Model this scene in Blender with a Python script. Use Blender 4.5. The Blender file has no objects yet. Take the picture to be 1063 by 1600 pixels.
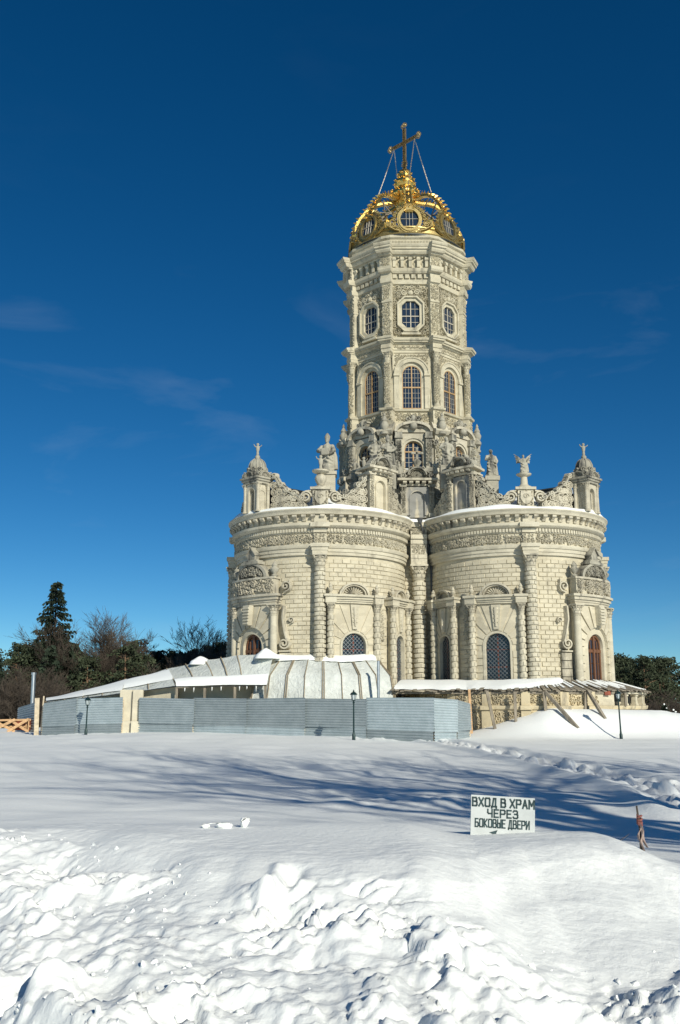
import bpy, bmesh, math, random
import numpy as np
from mathutils import Matrix, Vector
random.seed(7)
R_ = math.radians
PI = math.pi
scene = bpy.context.scene
COL = scene.collection

# ------------------------------------------------------------------ camera
cam_d = bpy.data.cameras.new('camera')
cam = bpy.data.objects.new('camera', cam_d)
COL.objects.link(cam)
cam_d.sensor_fit = 'VERTICAL'
cam_d.sensor_height = 36.0
cam_d.sensor_width = 36.0
cam_d.lens = 33.75
cam_d.clip_start = 0.1
cam_d.clip_end = 3000
cam.location = (0, 0, 1.6)
cam.rotation_euler = (R_(90) + math.atan(300 / 1500), 0, 0)
scene.camera = cam
scene.render.resolution_x = 680
scene.render.resolution_y = 1024

# ------------------------------------------------------------------ sky, sun, exposure
SUN_AZ = R_(27)      # sun stands behind the camera, this far to its right
SUN_EL = R_(25)
world = bpy.data.worlds.new('World')
scene.world = world
world.use_nodes = True
wn, wl = world.node_tree.nodes, world.node_tree.links
wn.clear()
w_out = wn.new('ShaderNodeOutputWorld')
w_bg = wn.new('ShaderNodeBackground')
w_sky = wn.new('ShaderNodeTexSky')
w_sky.sky_type = 'NISHITA'
w_sky.sun_disc = False
w_sky.sun_elevation = SUN_EL
w_sky.sun_rotation = PI - SUN_AZ
w_sky.altitude = 200
w_sky.air_density = 0.6
w_sky.dust_density = 0.05
w_sky.ozone_density = 2.0
w_bg.inputs['Strength'].default_value = 0.114
# polarised deep-blue winter sky with a few thin cirrus wisps
w_hs = wn.new('ShaderNodeHueSaturation')
w_hs.inputs['Saturation'].default_value = 1.35
w_hs.inputs['Value'].default_value = 1.0
wl.new(w_sky.outputs[0], w_hs.inputs['Color'])
w_tc = wn.new('ShaderNodeTexCoord')
w_map = wn.new('ShaderNodeMapping')
w_map.inputs['Scale'].default_value = (2.4, 2.4, 9.0)
w_map.inputs['Rotation'].default_value = (0.0, R_(24), 0.0)
w_map.inputs['Location'].default_value = (0.716, 0.0, 2.12)
w_ns = wn.new('ShaderNodeTexNoise')
w_ns.inputs['Scale'].default_value = 1.7
w_ns.inputs['Detail'].default_value = 6
w_ns.inputs['Roughness'].default_value = 0.55
w_ns.inputs['Distortion'].default_value = 0.5
w_cr = wn.new('ShaderNodeValToRGB')
w_cr.color_ramp.elements[0].position = 0.56
w_cr.color_ramp.elements[0].color = (0, 0, 0, 1)
w_cr.color_ramp.elements[1].position = 0.86
w_cr.color_ramp.elements[1].color = (0.15, 0.15, 0.15, 1)
w_mix = wn.new('ShaderNodeMix')
w_mix.data_type = 'RGBA'
wl.new(w_tc.outputs['Generated'], w_map.inputs['Vector'])
wl.new(w_map.outputs[0], w_ns.inputs['Vector'])
wl.new(w_ns.outputs[0], w_cr.inputs[0])
w_sep = wn.new('ShaderNodeSeparateXYZ')        # the cirrus thins out towards the zenith
wl.new(w_tc.outputs['Generated'], w_sep.inputs[0])
w_mr = wn.new('ShaderNodeMapRange')
w_mr.interpolation_type = 'SMOOTHSTEP'
for k_, v_ in (('From Min', 0.34), ('From Max', 0.46), ('To Min', 1.0), ('To Max', 0.06)):
    w_mr.inputs[k_].default_value = v_
wl.new(w_sep.outputs[2], w_mr.inputs['Value'])
w_mul = wn.new('ShaderNodeMath')
w_mul.operation = 'MULTIPLY'
wl.new(w_cr.outputs[0], w_mul.inputs[0])
wl.new(w_mr.outputs[0], w_mul.inputs[1])
wl.new(w_mul.outputs[0], w_mix.inputs[0])
w_pol = wn.new('ShaderNodeMix')          # polarising filter: an even tint over the whole sky
w_pol.data_type = 'RGBA'
w_pol.blend_type = 'MULTIPLY'
w_pol.inputs[0].default_value = 1.0
w_pol.inputs[7].default_value = (0.50, 0.67, 0.66, 1)
wl.new(w_hs.outputs[0], w_pol.inputs[6])
wl.new(w_pol.outputs[2], w_mix.inputs[6])
w_mix.inputs[7].default_value = (3.4, 4.4, 5.4, 1)
wl.new(w_mix.outputs[2], w_bg.inputs['Color'])
wl.new(w_bg.outputs[0], w_out.inputs['Surface'])

sun_d = bpy.data.lights.new('sun', 'SUN')
sun_d.energy = 4.3
sun_d.angle = R_(0.53)
sun_d.color = (1.0, 0.95, 0.82)
sun = bpy.data.objects.new('sun', sun_d)
COL.objects.link(sun)
sdir = Vector((math.sin(SUN_AZ) * math.cos(SUN_EL), -math.cos(SUN_AZ) * math.cos(SUN_EL), math.sin(SUN_EL)))
sun.rotation_euler = sdir.to_track_quat('Z', 'Y').to_euler()
sun.location = sdir * 200

vs = scene.view_settings
vs.view_transform = 'Standard'
vs.look = 'None'
vs.exposure = 0.08
vs.gamma = 1.0
vs.use_curve_mapping = False
scene.render.engine = 'CYCLES'


# ------------------------------------------------------------------ materials
def new_mat(name):
    m = bpy.data.materials.new(name)
    m.use_nodes = True
    nt = m.node_tree
    nt.nodes.clear()
    out = nt.nodes.new('ShaderNodeOutputMaterial')
    b = nt.nodes.new('ShaderNodeBsdfPrincipled')
    nt.links.new(b.outputs[0], out.inputs[0])
    return m, nt, b


def N(nt, t, **kw):
    n = nt.nodes.new(t)
    for k, v in kw.items():
        n.inputs[k].default_value = v
    return n


def noise(nt, scale, detail=4, rough=0.55, stretch=None, src='pos', dist=0.0):
    if src == 'pos':
        g = nt.nodes.new('ShaderNodeNewGeometry')
        vec = g.outputs['Position']
    else:
        g = nt.nodes.new('ShaderNodeTexCoord')
        vec = g.outputs['Object']
    if stretch:
        mp = nt.nodes.new('ShaderNodeMapping')
        mp.inputs['Scale'].default_value = stretch
        nt.links.new(vec, mp.inputs['Vector'])
        vec = mp.outputs[0]
    n = nt.nodes.new('ShaderNodeTexNoise')
    n.inputs['Scale'].default_value = scale
    n.inputs['Detail'].default_value = detail
    n.inputs['Roughness'].default_value = rough
    n.inputs['Distortion'].default_value = dist
    nt.links.new(vec, n.inputs['Vector'])
    return n.outputs[0]


def ramp(nt, fac, stops):
    r = nt.nodes.new('ShaderNodeValToRGB')
    e = r.color_ramp.elements
    while len(e) < len(stops):
        e.new(0.5)
    for i, (p, c) in enumerate(stops):
        e[i].position = p
        e[i].color = (*c, 1) if len(c) == 3 else c
    nt.links.new(fac, r.inputs[0])
    return r.outputs[0]


def mixc(nt, fac, a, b, mode='MIX'):
    m = nt.nodes.new('ShaderNodeMix')
    m.data_type = 'RGBA'
    m.blend_type = mode
    for i, s in ((0, fac), (6, a), (7, b)):
        if isinstance(s, (int, float)):
            m.inputs[i].default_value = s
        elif isinstance(s, tuple):
            m.inputs[i].default_value = (*s, 1)
        else:
            nt.links.new(s, m.inputs[i])
    return m.outputs[2]


def bump(nt, b, h, strength=0.4, dist=0.02):
    bp = nt.nodes.new('ShaderNodeBump')
    bp.inputs['Strength'].default_value = strength
    bp.inputs['Distance'].default_value = dist
    nt.links.new(h, bp.inputs['Height'])
    nt.links.new(bp.outputs[0], b.inputs['Normal'])


def stone_mat(name, light, mid, dark, grime=(0.56, 0.74), bs=0.5):
    m, nt, b = new_mat(name)
    big = noise(nt, 0.55, 4, 0.6)
    fine = noise(nt, 9.0, 5, 0.65)
    streak = noise(nt, 1.1, 5, 0.65, stretch=(1.6, 1.6, 0.35))
    c = ramp(nt, big, [(0.35, mid), (0.62, light)])
    c = mixc(nt, 0.35, c, ramp(nt, fine, [(0.3, mid), (0.7, light)]))
    g = ramp(nt, streak, [(grime[0], (0, 0, 0)), (grime[1], (1, 1, 1))])
    c = mixc(nt, g, c, dark)
    spots = noise(nt, 26.0, 3, 0.7)
    c = mixc(nt, ramp(nt, spots, [(0.62, (0, 0, 0)), (0.8, (0.4, 0.4, 0.4))]), c, dark)
    # every stone has taken the weather a little differently
    g_ = nt.nodes.new('ShaderNodeNewGeometry')
    mp_ = nt.nodes.new('ShaderNodeMapping')
    mp_.inputs['Scale'].default_value = (2.1, 2.1, 4.2)
    nt.links.new(g_.outputs['Position'], mp_.inputs['Vector'])
    vo = nt.nodes.new('ShaderNodeTexVoronoi')
    vo.inputs['Scale'].default_value = 1.0
    nt.links.new(mp_.outputs[0], vo.inputs['Vector'])
    bw = nt.nodes.new('ShaderNodeRGBToBW')
    nt.links.new(vo.outputs['Color'], bw.inputs[0])
    c = mixc(nt, 1.0, c, ramp(nt, bw.outputs[0], [(0.15, (0.88, 0.87, 0.85)), (0.85, (1.07, 1.06, 1.04))]), 'MULTIPLY')
    nt.links.new(c, b.inputs['Base Color'])
    b.inputs['Roughness'].default_value = 0.9
    b.inputs['Specular IOR Level'].default_value = 0.2
    bump(nt, b, fine, bs, 0.02)
    return m


def plain_mat(name, col, rough=0.6, metal=0.0, var=0.25, scale=6.0, bs=0.0, spec=0.4, stretch=None):
    m, nt, b = new_mat(name)
    n = noise(nt, scale, 5, 0.6, stretch=stretch)
    dk = tuple(x * (1 - var) for x in col)
    lt = tuple(min(1, x * (1 + var * 0.6)) for x in col)
    c = ramp(nt, n, [(0.3, dk), (0.7, lt)])
    nt.links.new(c, b.inputs['Base Color'])
    b.inputs['Roughness'].default_value = rough
    b.inputs['Metallic'].default_value = metal
    b.inputs['Specular IOR Level'].default_value = spec
    if bs:
        bump(nt, b, n, bs, 0.01)
    return m


M = {}
M['stone'] = stone_mat('limestone_warm', (0.575, 0.54, 0.43), (0.465, 0.43, 0.335), (0.25, 0.23, 0.18), (0.60, 0.82))
M['stone_b'] = stone_mat('limestone_blocks', (0.60, 0.555, 0.43), (0.50, 0.455, 0.34), (0.28, 0.25, 0.185), (0.60, 0.82))
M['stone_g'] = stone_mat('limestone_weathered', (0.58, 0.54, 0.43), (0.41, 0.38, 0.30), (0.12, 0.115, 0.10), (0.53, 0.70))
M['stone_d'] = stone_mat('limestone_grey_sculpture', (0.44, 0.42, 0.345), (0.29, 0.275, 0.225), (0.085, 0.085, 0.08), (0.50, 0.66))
M['stone_w'] = stone_mat('limestone_clean', (0.60, 0.555, 0.43), (0.50, 0.455, 0.345), (0.30, 0.27, 0.20), (0.60, 0.80), 0.3)
M['stone_t'] = stone_mat('limestone_tower', (0.57, 0.53, 0.405), (0.45, 0.41, 0.305), (0.17, 0.16, 0.13), (0.55, 0.76))
M['patch'] = stone_mat('plaster_patched', (0.60, 0.53, 0.38), (0.36, 0.345, 0.30), (0.26, 0.26, 0.245), (0.44, 0.52), 0.2)
M['plinth'] = stone_mat('limestone_plinth', (0.60, 0.52, 0.35), (0.47, 0.41, 0.29), (0.22, 0.20, 0.16), (0.53, 0.70))

m, nt, b = new_mat('gilding')
n = noise(nt, 14, 4, 0.6)
nt.links.new(ramp(nt, n, [(0.3, (0.72, 0.43, 0.09)), (0.7, (0.95, 0.70, 0.24))]), b.inputs['Base Color'])
b.inputs['Metallic'].default_value = 1.0
b.inputs['Roughness'].default_value = 0.33
bump(nt, b, noise(nt, 22, 3), 0.35, 0.02)
M['gold'] = m
m, nt, b = new_mat('dull_gilding')
n = noise(nt, 14, 4, 0.6)
nt.links.new(ramp(nt, n, [(0.3, (0.27, 0.20, 0.08)), (0.7, (0.50, 0.40, 0.17))]), b.inputs['Base Color'])
b.inputs['Metallic'].default_value = 0.8
b.inputs['Roughness'].default_value = 0.45
bump(nt, b, noise(nt, 22, 3), 0.35, 0.02)
M['gold_d'] = m
M['cross'] = plain_mat('cross_filigree', (0.42, 0.31, 0.15), 0.42, 0.7, 0.6, 24, 0.3)
M['chain'] = plain_mat('chain_steel', (0.5, 0.45, 0.36), 0.45, 0.7)
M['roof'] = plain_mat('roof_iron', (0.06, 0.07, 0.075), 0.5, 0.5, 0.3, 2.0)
M['lead'] = plain_mat('dome_lead', (0.11, 0.115, 0.11), 0.6, 0.2, 0.4, 3.0)
m, nt, b = new_mat('window_glass')
b.inputs['Base Color'].default_value = (0.018, 0.03, 0.05, 1)
b.inputs['Roughness'].default_value = 0.06
b.inputs['Specular IOR Level'].default_value = 0.6
bump(nt, b, noise(nt, 2.5, 2), 0.12, 0.02)
M['glass'] = m
M['frame'] = plain_mat('window_frame_wood', (0.42, 0.27, 0.13), 0.55)
M['mullion'] = plain_mat('window_mullion_paint', (0.46, 0.42, 0.34), 0.6)
M['door'] = plain_mat('door_wood', (0.17, 0.078, 0.04), 0.5, 0, 0.35, 8, 0.2, stretch=(6, 6, 0.6))
M['grille'] = plain_mat('grille_iron', (0.22, 0.24, 0.25), 0.5, 0.6)
M['pipe'] = plain_mat('galvanised_pipe', (0.55, 0.58, 0.60), 0.35, 0.9, 0.15)
M['downpipe'] = plain_mat('drain_pipe_dark', (0.10, 0.105, 0.11), 0.5, 0.3)


def snow_mat(name, bs, sc):
    m, nt, b = new_mat(name)
    n1 = noise(nt, sc, 6, 0.62)
    n2 = noise(nt, 0.4, 3, 0.5)
    c = ramp(nt, n2, [(0.35, (0.86, 0.885, 0.865)), (0.65, (0.895, 0.915, 0.895))])
    nt.links.new(c, b.inputs['Base Color'])
    b.inputs['Roughness'].default_value = 0.75
    b.inputs['Specular IOR Level'].default_value = 0.25
    bump(nt, b, n1, bs, 0.05)
    return m


M['snow'] = snow_mat('snow', 0.30, 16.0)
M['snow_soft'] = snow_mat('snow_on_roofs', 0.25, 4.0)

# galvanised corrugated sheet, newer and duller sheets
for nm_, k_ in (('sheet', 1.0), ('sheet_l', 1.18), ('sheet_d', .84)):
    m, nt, b = new_mat('galvanised_' + nm_)
    n1 = noise(nt, 2.2, 5, 0.6)
    n2 = noise(nt, 16, 4, 0.7)
    sc_ = lambda c: tuple(x * k_ for x in c)
    c = ramp(nt, n1, [(0.3, sc_((0.31, 0.37, 0.39))), (0.7, sc_((0.44, 0.50, 0.52)))])
    c = mixc(nt, 0.3, c, ramp(nt, n2, [(0.35, sc_((0.26, 0.32, 0.35))), (0.7, sc_((0.50, 0.56, 0.58)))]))
    rust_ = noise(nt, 1.2, 5, 0.7, stretch=(1, 1, 2.5))
    c = mixc(nt, ramp(nt, rust_, [(0.66, (0, 0, 0)), (0.8, (0.55, 0.55, 0.55))]), c, (0.30, 0.27, 0.23))
    nt.links.new(c, b.inputs['Base Color'])
    b.inputs['Metallic'].default_value = 0.35
    b.inputs['Roughness'].default_value = 0.55
    M[nm_] = m

# dusty translucent plastic
m, nt, b = new_mat('plastic_tarpaulin')
n1 = noise(nt, 0.9, 5, 0.6, dist=0.6)
n2 = noise(nt, 7, 5, 0.6)
c = ramp(nt, n1, [(0.3, (0.52, 0.55, 0.515)), (0.7, (0.70, 0.73, 0.69))])
c = mixc(nt, ramp(nt, n2, [(0.55, (0, 0, 0)), (0.75, (0.6, 0.6, 0.6))]), c, (0.78, 0.80, 0.78))
nt.links.new(c, b.inputs['Base Color'])
b.inputs['Roughness'].default_value = 0.5
b.inputs['Specular IOR Level'].default_value = 0.35
bump(nt, b, noise(nt, 3.4, 5, 0.6, dist=1.4), 0.8, 0.12)
M['tarp'] = m
m2 = plain_mat('board_tarpaulin_beige', (0.62, 0.565, 0.43), 0.6, 0, 0.2, 1.5, 0.3)
M['tarp_b'] = m2
M['batten'] = plain_mat('batten_wood', (0.33, 0.27, 0.18), 0.8, 0, 0.35, 8)
M['wood_old'] = plain_mat('weathered_wood', (0.27, 0.235, 0.18), 0.85, 0, 0.45, 5, 0.4, stretch=(1, 1, 0.25))
M['wood_new'] = plain_mat('fresh_wood', (0.60, 0.38, 0.20), 0.75, 0, 0.3, 6, 0.2)
M['wood_pale'] = plain_mat('pale_wood', (0.62, 0.52, 0.37), 0.75, 0, 0.3, 6, 0.2)
M['lamp'] = plain_mat('lamp_green_paint', (0.012, 0.035, 0.035), 0.35, 0.2, 0.2)
m, nt, b = new_mat('lamp_glass')
b.inputs['Base Color'].default_value = (0.55, 0.62, 0.63, 1)
b.inputs['Roughness'].default_value = 0.15
b.inputs['Alpha'].default_value = 0.75
M['lampglass'] = m
M['sign'] = plain_mat('sign_white_paint', (0.50, 0.53, 0.52), 0.55, 0, 0.12, 5)
M['letter'] = plain_mat('letter_green_black', (0.012, 0.045, 0.05), 0.5, 0, 0.3, 30)
M['rag'] = plain_mat('faded_rag', (0.40, 0.31, 0.27), 0.9, 0, 0.4, 25)
M['tape'] = plain_mat('faded_red_tape', (0.26, 0.10, 0.085), 0.8, 0, 0.4, 25)
M['bark'] = plain_mat('bark_grey_brown', (0.085, 0.068, 0.052), 0.9, 0, 0.4, 6)
M['bark_p'] = plain_mat('bark_pine', (0.20, 0.125, 0.075), 0.9, 0, 0.4, 3)
M['needle_s'] = plain_mat('spruce_needles', (0.034, 0.050, 0.032), 0.75, 0, 0.55, 0.7, spec=0.2)
M['needle_p'] = plain_mat('pine_needles', (0.055, 0.070, 0.038), 0.75, 0, 0.55, 0.5, spec=0.2)
M['brush'] = plain_mat('brown_twigs', (0.06, 0.05, 0.036), 0.9, 0, 0.4, 0.6)
M['rust'] = plain_mat('rusty_red_paint', (0.25, 0.07, 0.04), 0.8, 0, 0.4, 8)


# ------------------------------------------------------------------ mesh builder
class MB:
    def __init__(s):
        s.v = []
        s.f = []

    def add(s, vs_, fs_):
        o = len(s.v)
        s.v.extend(tuple(p) for p in vs_)
        s.f.extend(tuple(i + o for i in f) for f in fs_)

    def box(s, x0, x1, y0, y1, z0, z1, mp=None, mat=None):
        vs_ = [(x, y, z) for z in (z0, z1) for y in (y0, y1) for x in (x0, x1)]
        if mp:
            vs_ = [mp(*p) for p in vs_]
        if mat:
            vs_ = [mat @ Vector(p) for p in vs_]
        s.add(vs_, [(0, 2, 3, 1), (4, 5, 7, 6), (0, 1, 5, 4), (2, 6, 7, 3), (0, 4, 6, 2), (1, 3, 7, 5)])

    # box in (u, v, w) coordinates of a map, divided along u
    def cbox(s, mp, u0, u1, v0, v1, w0, w1, nu=1):
        vs_ = []
        for i in range(nu + 1):
            u = u0 + (u1 - u0) * i / nu
            vs_ += [mp(u, v0, w0), mp(u, v1, w0), mp(u, v1, w1), mp(u, v0, w1)]
        fs_ = [(3, 2, 1, 0), tuple(nu * 4 + k for k in range(4))]
        fs_ = [(0, 1, 2, 3), tuple(nu * 4 + k for k in (3, 2, 1, 0))]
        for i in range(nu):
            a, c = i * 4, i * 4 + 4
            for k in range(4):
                l = (k + 1) % 4
                fs_.append((a + l, a + k, c + k, c + l))
        s.add(vs_, fs_)

    def lathe(s, prof, n=16, c=(0, 0), a0=0.0, a1=2 * PI, cap=True, mod=None, sc=(1, 1)):
        full = abs(a1 - a0 - 2 * PI) < 1e-6
        m_ = n if full else n + 1
        vs_ = []
        for (r, z) in prof:
            for i in range(m_):
                a = a0 + (a1 - a0) * i / n
                rr = r * (mod(a, z) if mod else 1)
                vs_.append((c[0] + rr * math.cos(a) * sc[0], c[1] + rr * math.sin(a) * sc[1], z))
        fs_ = []
        for j in range(len(prof) - 1):
            for i in range(n):
                k = (i + 1) % m_
                fs_.append((j * m_ + i, j * m_ + k, (j + 1) * m_ + k, (j + 1) * m_ + i))
        if cap and full:
            fs_.append(tuple(range(m_ - 1, -1, -1)))
            fs_.append(tuple((len(prof) - 1) * m_ + i for i in range(m_)))
        s.add(vs_, fs_)

    def tube(s, pts, rad, n=6, cap=True):
        pts = [Vector(p) for p in pts]
        m_ = len(pts)
        if isinstance(rad, (int, float)):
            rad = [rad] * m_
        vs_ = []
        up = None
        for i, p in enumerate(pts):
            t = (pts[min(i + 1, m_ - 1)] - pts[max(i - 1, 0)])
            t = t.normalized() if t.length > 1e-9 else Vector((0, 0, 1))
            if up is None:
                up = Vector((0, 0, 1)) if abs(t.z) < 0.9 else Vector((1, 0, 0))
            x = up.cross(t)
            if x.length < 1e-6:
                x = Vector((1, 0, 0)).cross(t)
            x.normalize()
            y = t.cross(x)
            up = y
            for k in range(n):
                a = 2 * PI * k / n
                vs_.append(p + (x * math.cos(a) + y * math.sin(a)) * rad[i])
        fs_ = []
        for i in range(m_ - 1):
            for k in range(n):
                l = (k + 1) % n
                fs_.append((i * n + k, i * n + l, (i + 1) * n + l, (i + 1) * n + k))
        if cap:
            fs_.append(tuple(range(n - 1, -1, -1)))
            fs_.append(tuple((m_ - 1) * n + k for k in range(n)))
        s.add(vs_, fs_)

    def bar(s, p, q, w, h=None):
        """square bar between two points"""
        h = h or w
        p, q = Vector(p), Vector(q)
        t = (q - p).normalized()
        up = Vector((0, 0, 1)) if abs(t.z) < 0.95 else Vector((0, 1, 0))
        x = t.cross(up).normalized()
        y = x.cross(t)
        vs_ = []
        for e in (p, q):
            for (a, c) in ((-1, -1), (1, -1), (1, 1), (-1, 1)):
                vs_.append(e + x * a * w / 2 + y * c * h / 2)
        s.add(vs_, [(0, 1, 2, 3), (7, 6, 5, 4), (0, 4, 5, 1), (1, 5, 6, 2), (2, 6, 7, 3), (3, 7, 4, 0)])

    # polygon (u, v) extruded along w of a map
    def prism(s, poly, mp, w0, w1):
        n = len(poly)
        vs_ = [mp(u, v, w1) for (u, v) in poly] + [mp(u, v, w0) for (u, v) in poly]
        fs_ = [tuple(range(n)), tuple(range(2 * n - 1, n - 1, -1))]
        for i in range(n):
            j = (i + 1) % n
            fs_.append((i, n + i, n + j, j))
        s.add(vs_, fs_)

    # strip between two open polylines in (u, v), given thickness w0..w1
    def band(s, inner, outer, mp, w0, w1):
        n = len(inner)
        vs_ = [mp(u, v, w1) for u, v in inner] + [mp(u, v, w1) for u, v in outer]
        vs_ += [mp(u, v, w0) for u, v in inner] + [mp(u, v, w0) for u, v in outer]
        fs_ = []
        for i in range(n - 1):
            fs_.append((i, n + i, n + i + 1, i + 1))
            fs_.append((2 * n + i, i, i + 1, 2 * n + i + 1))
            fs_.append((n + i, 3 * n + i, 3 * n + i + 1, n + i + 1))
        fs_.append((0, 2 * n, 3 * n, n))
        fs_.append((n - 1, 2 * n - 1, 4 * n - 1, 3 * n - 1))
        s.add(vs_, fs_)

    # raised carved line along a (u, v) path: ridge-shaped section
    def ridge(s, path, mp, wid, w0, w1):
        n = len(path)
        vs_ = []
        for i, (u, v) in enumerate(path):
            a = path[max(i - 1, 0)]
            c = path[min(i + 1, n - 1)]
            du, dv = c[0] - a[0], c[1] - a[1]
            l = math.hypot(du, dv) or 1
            wd = wid[i] if isinstance(wid, list) else wid
            nu_, nv_ = -dv / l * wd, du / l * wd
            vs_ += [mp(u - nu_, v - nv_, w0), mp(u - nu_ * .45, v - nv_ * .45, w1),
                    mp(u + nu_ * .45, v + nv_ * .45, w1), mp(u + nu_, v + nv_, w0)]
        fs_ = [(3, 2, 1, 0), tuple((n - 1) * 4 + k for k in range(4))]
        for i in range(n - 1):
            a, c = i * 4, i * 4 + 4
            for k in range(3):
                fs_.append((a + k, a + k + 1, c + k + 1, c + k))
        s.add(vs_, fs_)

    def leaf(s, mp, u, v, ang, ln, wd, w0, w1):
        ca, sa = math.cos(ang), math.sin(ang)
        P = lambda a, c, w: mp(u + a * ca - c * sa, v + a * sa + c * ca, w)
        s.add([P(0, 0, w0), P(ln * .45, -wd, w0), P(ln, 0, w0), P(ln * .45, wd, w0), P(ln * .5, 0, w1)],
              [(0, 1, 4), (1, 2, 4), (2, 3, 4), (3, 0, 4)])

    def ball(s, c, r, nu=10, nv=7, sc=(1, 1, 1)):
        vs_ = [(c[0], c[1], c[2] - r * sc[2])]
        for j in range(1, nv):
            t = -PI / 2 + PI * j / nv
            for i in range(nu):
                a = 2 * PI * i / nu
                vs_.append((c[0] + r * sc[0] * math.cos(t) * math.cos(a), c[1] + r * sc[1] * math.cos(t) * math.sin(a),
                            c[2] + r * sc[2] * math.sin(t)))
        vs_.append((c[0], c[1], c[2] + r * sc[2]))
        e = len(vs_) - 1
        fs_ = []
        for i in range(nu):
            k = (i + 1) % nu
            fs_.append((0, 1 + k, 1 + i))
            for j in range(nv - 2):
                fs_.append((1 + j * nu + i, 1 + j * nu + k, 1 + (j + 1) * nu + k, 1 + (j + 1) * nu + i))
            fs_.append((1 + (nv - 2) * nu + i, 1 + (nv - 2) * nu + k, e))
        s.add(vs_, fs_)

    def mesh(s, name, mat, smooth=None):
        me = bpy.data.meshes.new(name)
        me.from_pydata(s.v, [], s.f)
        me.materials.append(mat)
        if smooth is not None:
            me.shade_smooth()
            me.set_sharp_from_angle(angle=R_(smooth))
        return me

    def build(s, name, mat, parent=None, smooth=None, loc=None, rz=0.0):
        return put(name, s.mesh(name, mat, smooth), parent, loc, rz)


def put(name, me, parent=None, loc=None, rz=0.0):
    o = bpy.data.objects.new(name, me)
    COL.objects.link(o)
    if loc is not None:
        o.location = loc
    o.rotation_euler = (0, 0, rz)
    o.parent = parent
    return o


def tag(o, label=None, cat=None, group=None, kind=None):
    if label:
        o['label'] = label
    if cat:
        o['category'] = cat
    if group:
        o['group'] = group
    if kind:
        o['kind'] = kind
    return o


def thing(name, label, cat, loc=(0, 0, 0), rz=0.0, group=None):
    o = bpy.data.objects.new(name, None)
    COL.objects.link(o)
    o.empty_display_size = 0.2
    o.location = loc
    o.rotation_euler = (0, 0, rz)
    return tag(o, label, cat, group)


def kids(o):
    return [c for c in bpy.data.objects if c.parent == o]


def copy_tree(o, parent=None, ch=None):
    if ch is None:
        ch = {}
        for c in bpy.data.objects:
            if c.parent:
                ch.setdefault(c.parent.name, []).append(c)
    c = o.copy()
    COL.objects.link(c)
    c.parent = parent
    for k in ch.get(o.name, []):
        copy_tree(k, c, ch)
    return c


# ------------------------------------------------------------------ numpy noise
def _hash(ix, iy, seed):
    h = (ix.astype(np.int64) * 374761393 + iy.astype(np.int64) * 668265263 + seed * 974711) & 0x7fffffff
    h = ((h ^ (h >> 13)) * 1274126177) & 0x7fffffff
    h = h ^ (h >> 16)
    return (h & 0xffff) / 65535.0


def vnoise(x, y, seed=0):
    ix, iy = np.floor(x), np.floor(y)
    fx, fy = x - ix, y - iy
    fx = fx * fx * fx * (fx * (fx * 6 - 15) + 10)
    fy = fy * fy * fy * (fy * (fy * 6 - 15) + 10)
    a = _hash(ix, iy, seed)
    b_ = _hash(ix + 1, iy, seed)
    c = _hash(ix, iy + 1, seed)
    d = _hash(ix + 1, iy + 1, seed)
    return ((a + (b_ - a) * fx) * (1 - fy) + (c + (d - c) * fx) * fy) * 2 - 1


def fbm(x, y, octs=4, seed=0, gain=0.5):
    t, amp = 0, 1.0
    for i in range(octs):
        ca, sa = math.cos(0.6 * i), math.sin(0.6 * i)
        t = t + amp * vnoise((x * ca - y * sa) * 2 ** i + 17.3 * i, (x * sa + y * ca) * 2 ** i - 9.1 * i, seed + i * 31)
        amp *= gain
    return t


def worley(x, y, seed=0):
    ix, iy = np.floor(x), np.floor(y)
    best = np.full(x.shape, 9.0)
    cid = np.zeros(x.shape)
    for dx in (-1, 0, 1):
        for dy in (-1, 0, 1):
            jx, jy = ix + dx, iy + dy
            px = jx + _hash(jx, jy, seed)
            py = jy + _hash(jx, jy, seed + 77)
            d = np.hypot(px - x, py - y)
            near = d < best
            best = np.where(near, d, best)
            cid = np.where(near, _hash(jx, jy, seed + 191), cid)
    return best, cid


def sstep(x, a, b_):
    t = np.clip((x - a) / (b_ - a), 0, 1)
    return t * t * (3 - 2 * t)
# ================================================================== THE SETTING: snow-covered ground
EDGE_X = [-9, -4.5, -3.2, -2.5, -1.9, -1.5, -1.0, -0.4, 0.1, 0.6, 0.95, 1.2, 1.5, 2.0, 2.5, 3.1, 4.5, 9]
EDGE_Y = [8.2, 8.9, 9.0, 8.9, 8.5, 8.1, 7.7, 7.4, 7.15, 7.1, 7.3, 7.9, 8.35, 8.5, 8.6, 8.2, 8.0, 8.2]
PATH = [(4.3, 43.5), (4.7, 39.5), (5.3, 33), (5.9, 27.5), (6.1, 24), (6.1, 20.5), (5.9, 17.6), (5.4, 14.5)]


def path_dist(x, y):
    best = np.full(x.shape, 99.0)
    for (ax, ay), (bx, by) in zip(PATH[:-1], PATH[1:]):
        dx, dy = bx - ax, by - ay
        t = np.clip(((x - ax) * dx + (y - ay) * dy) / (dx * dx + dy * dy), 0, 1)
        best = np.minimum(best, np.hypot(x - ax - t * dx, y - ay - t * dy))
    return best


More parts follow.
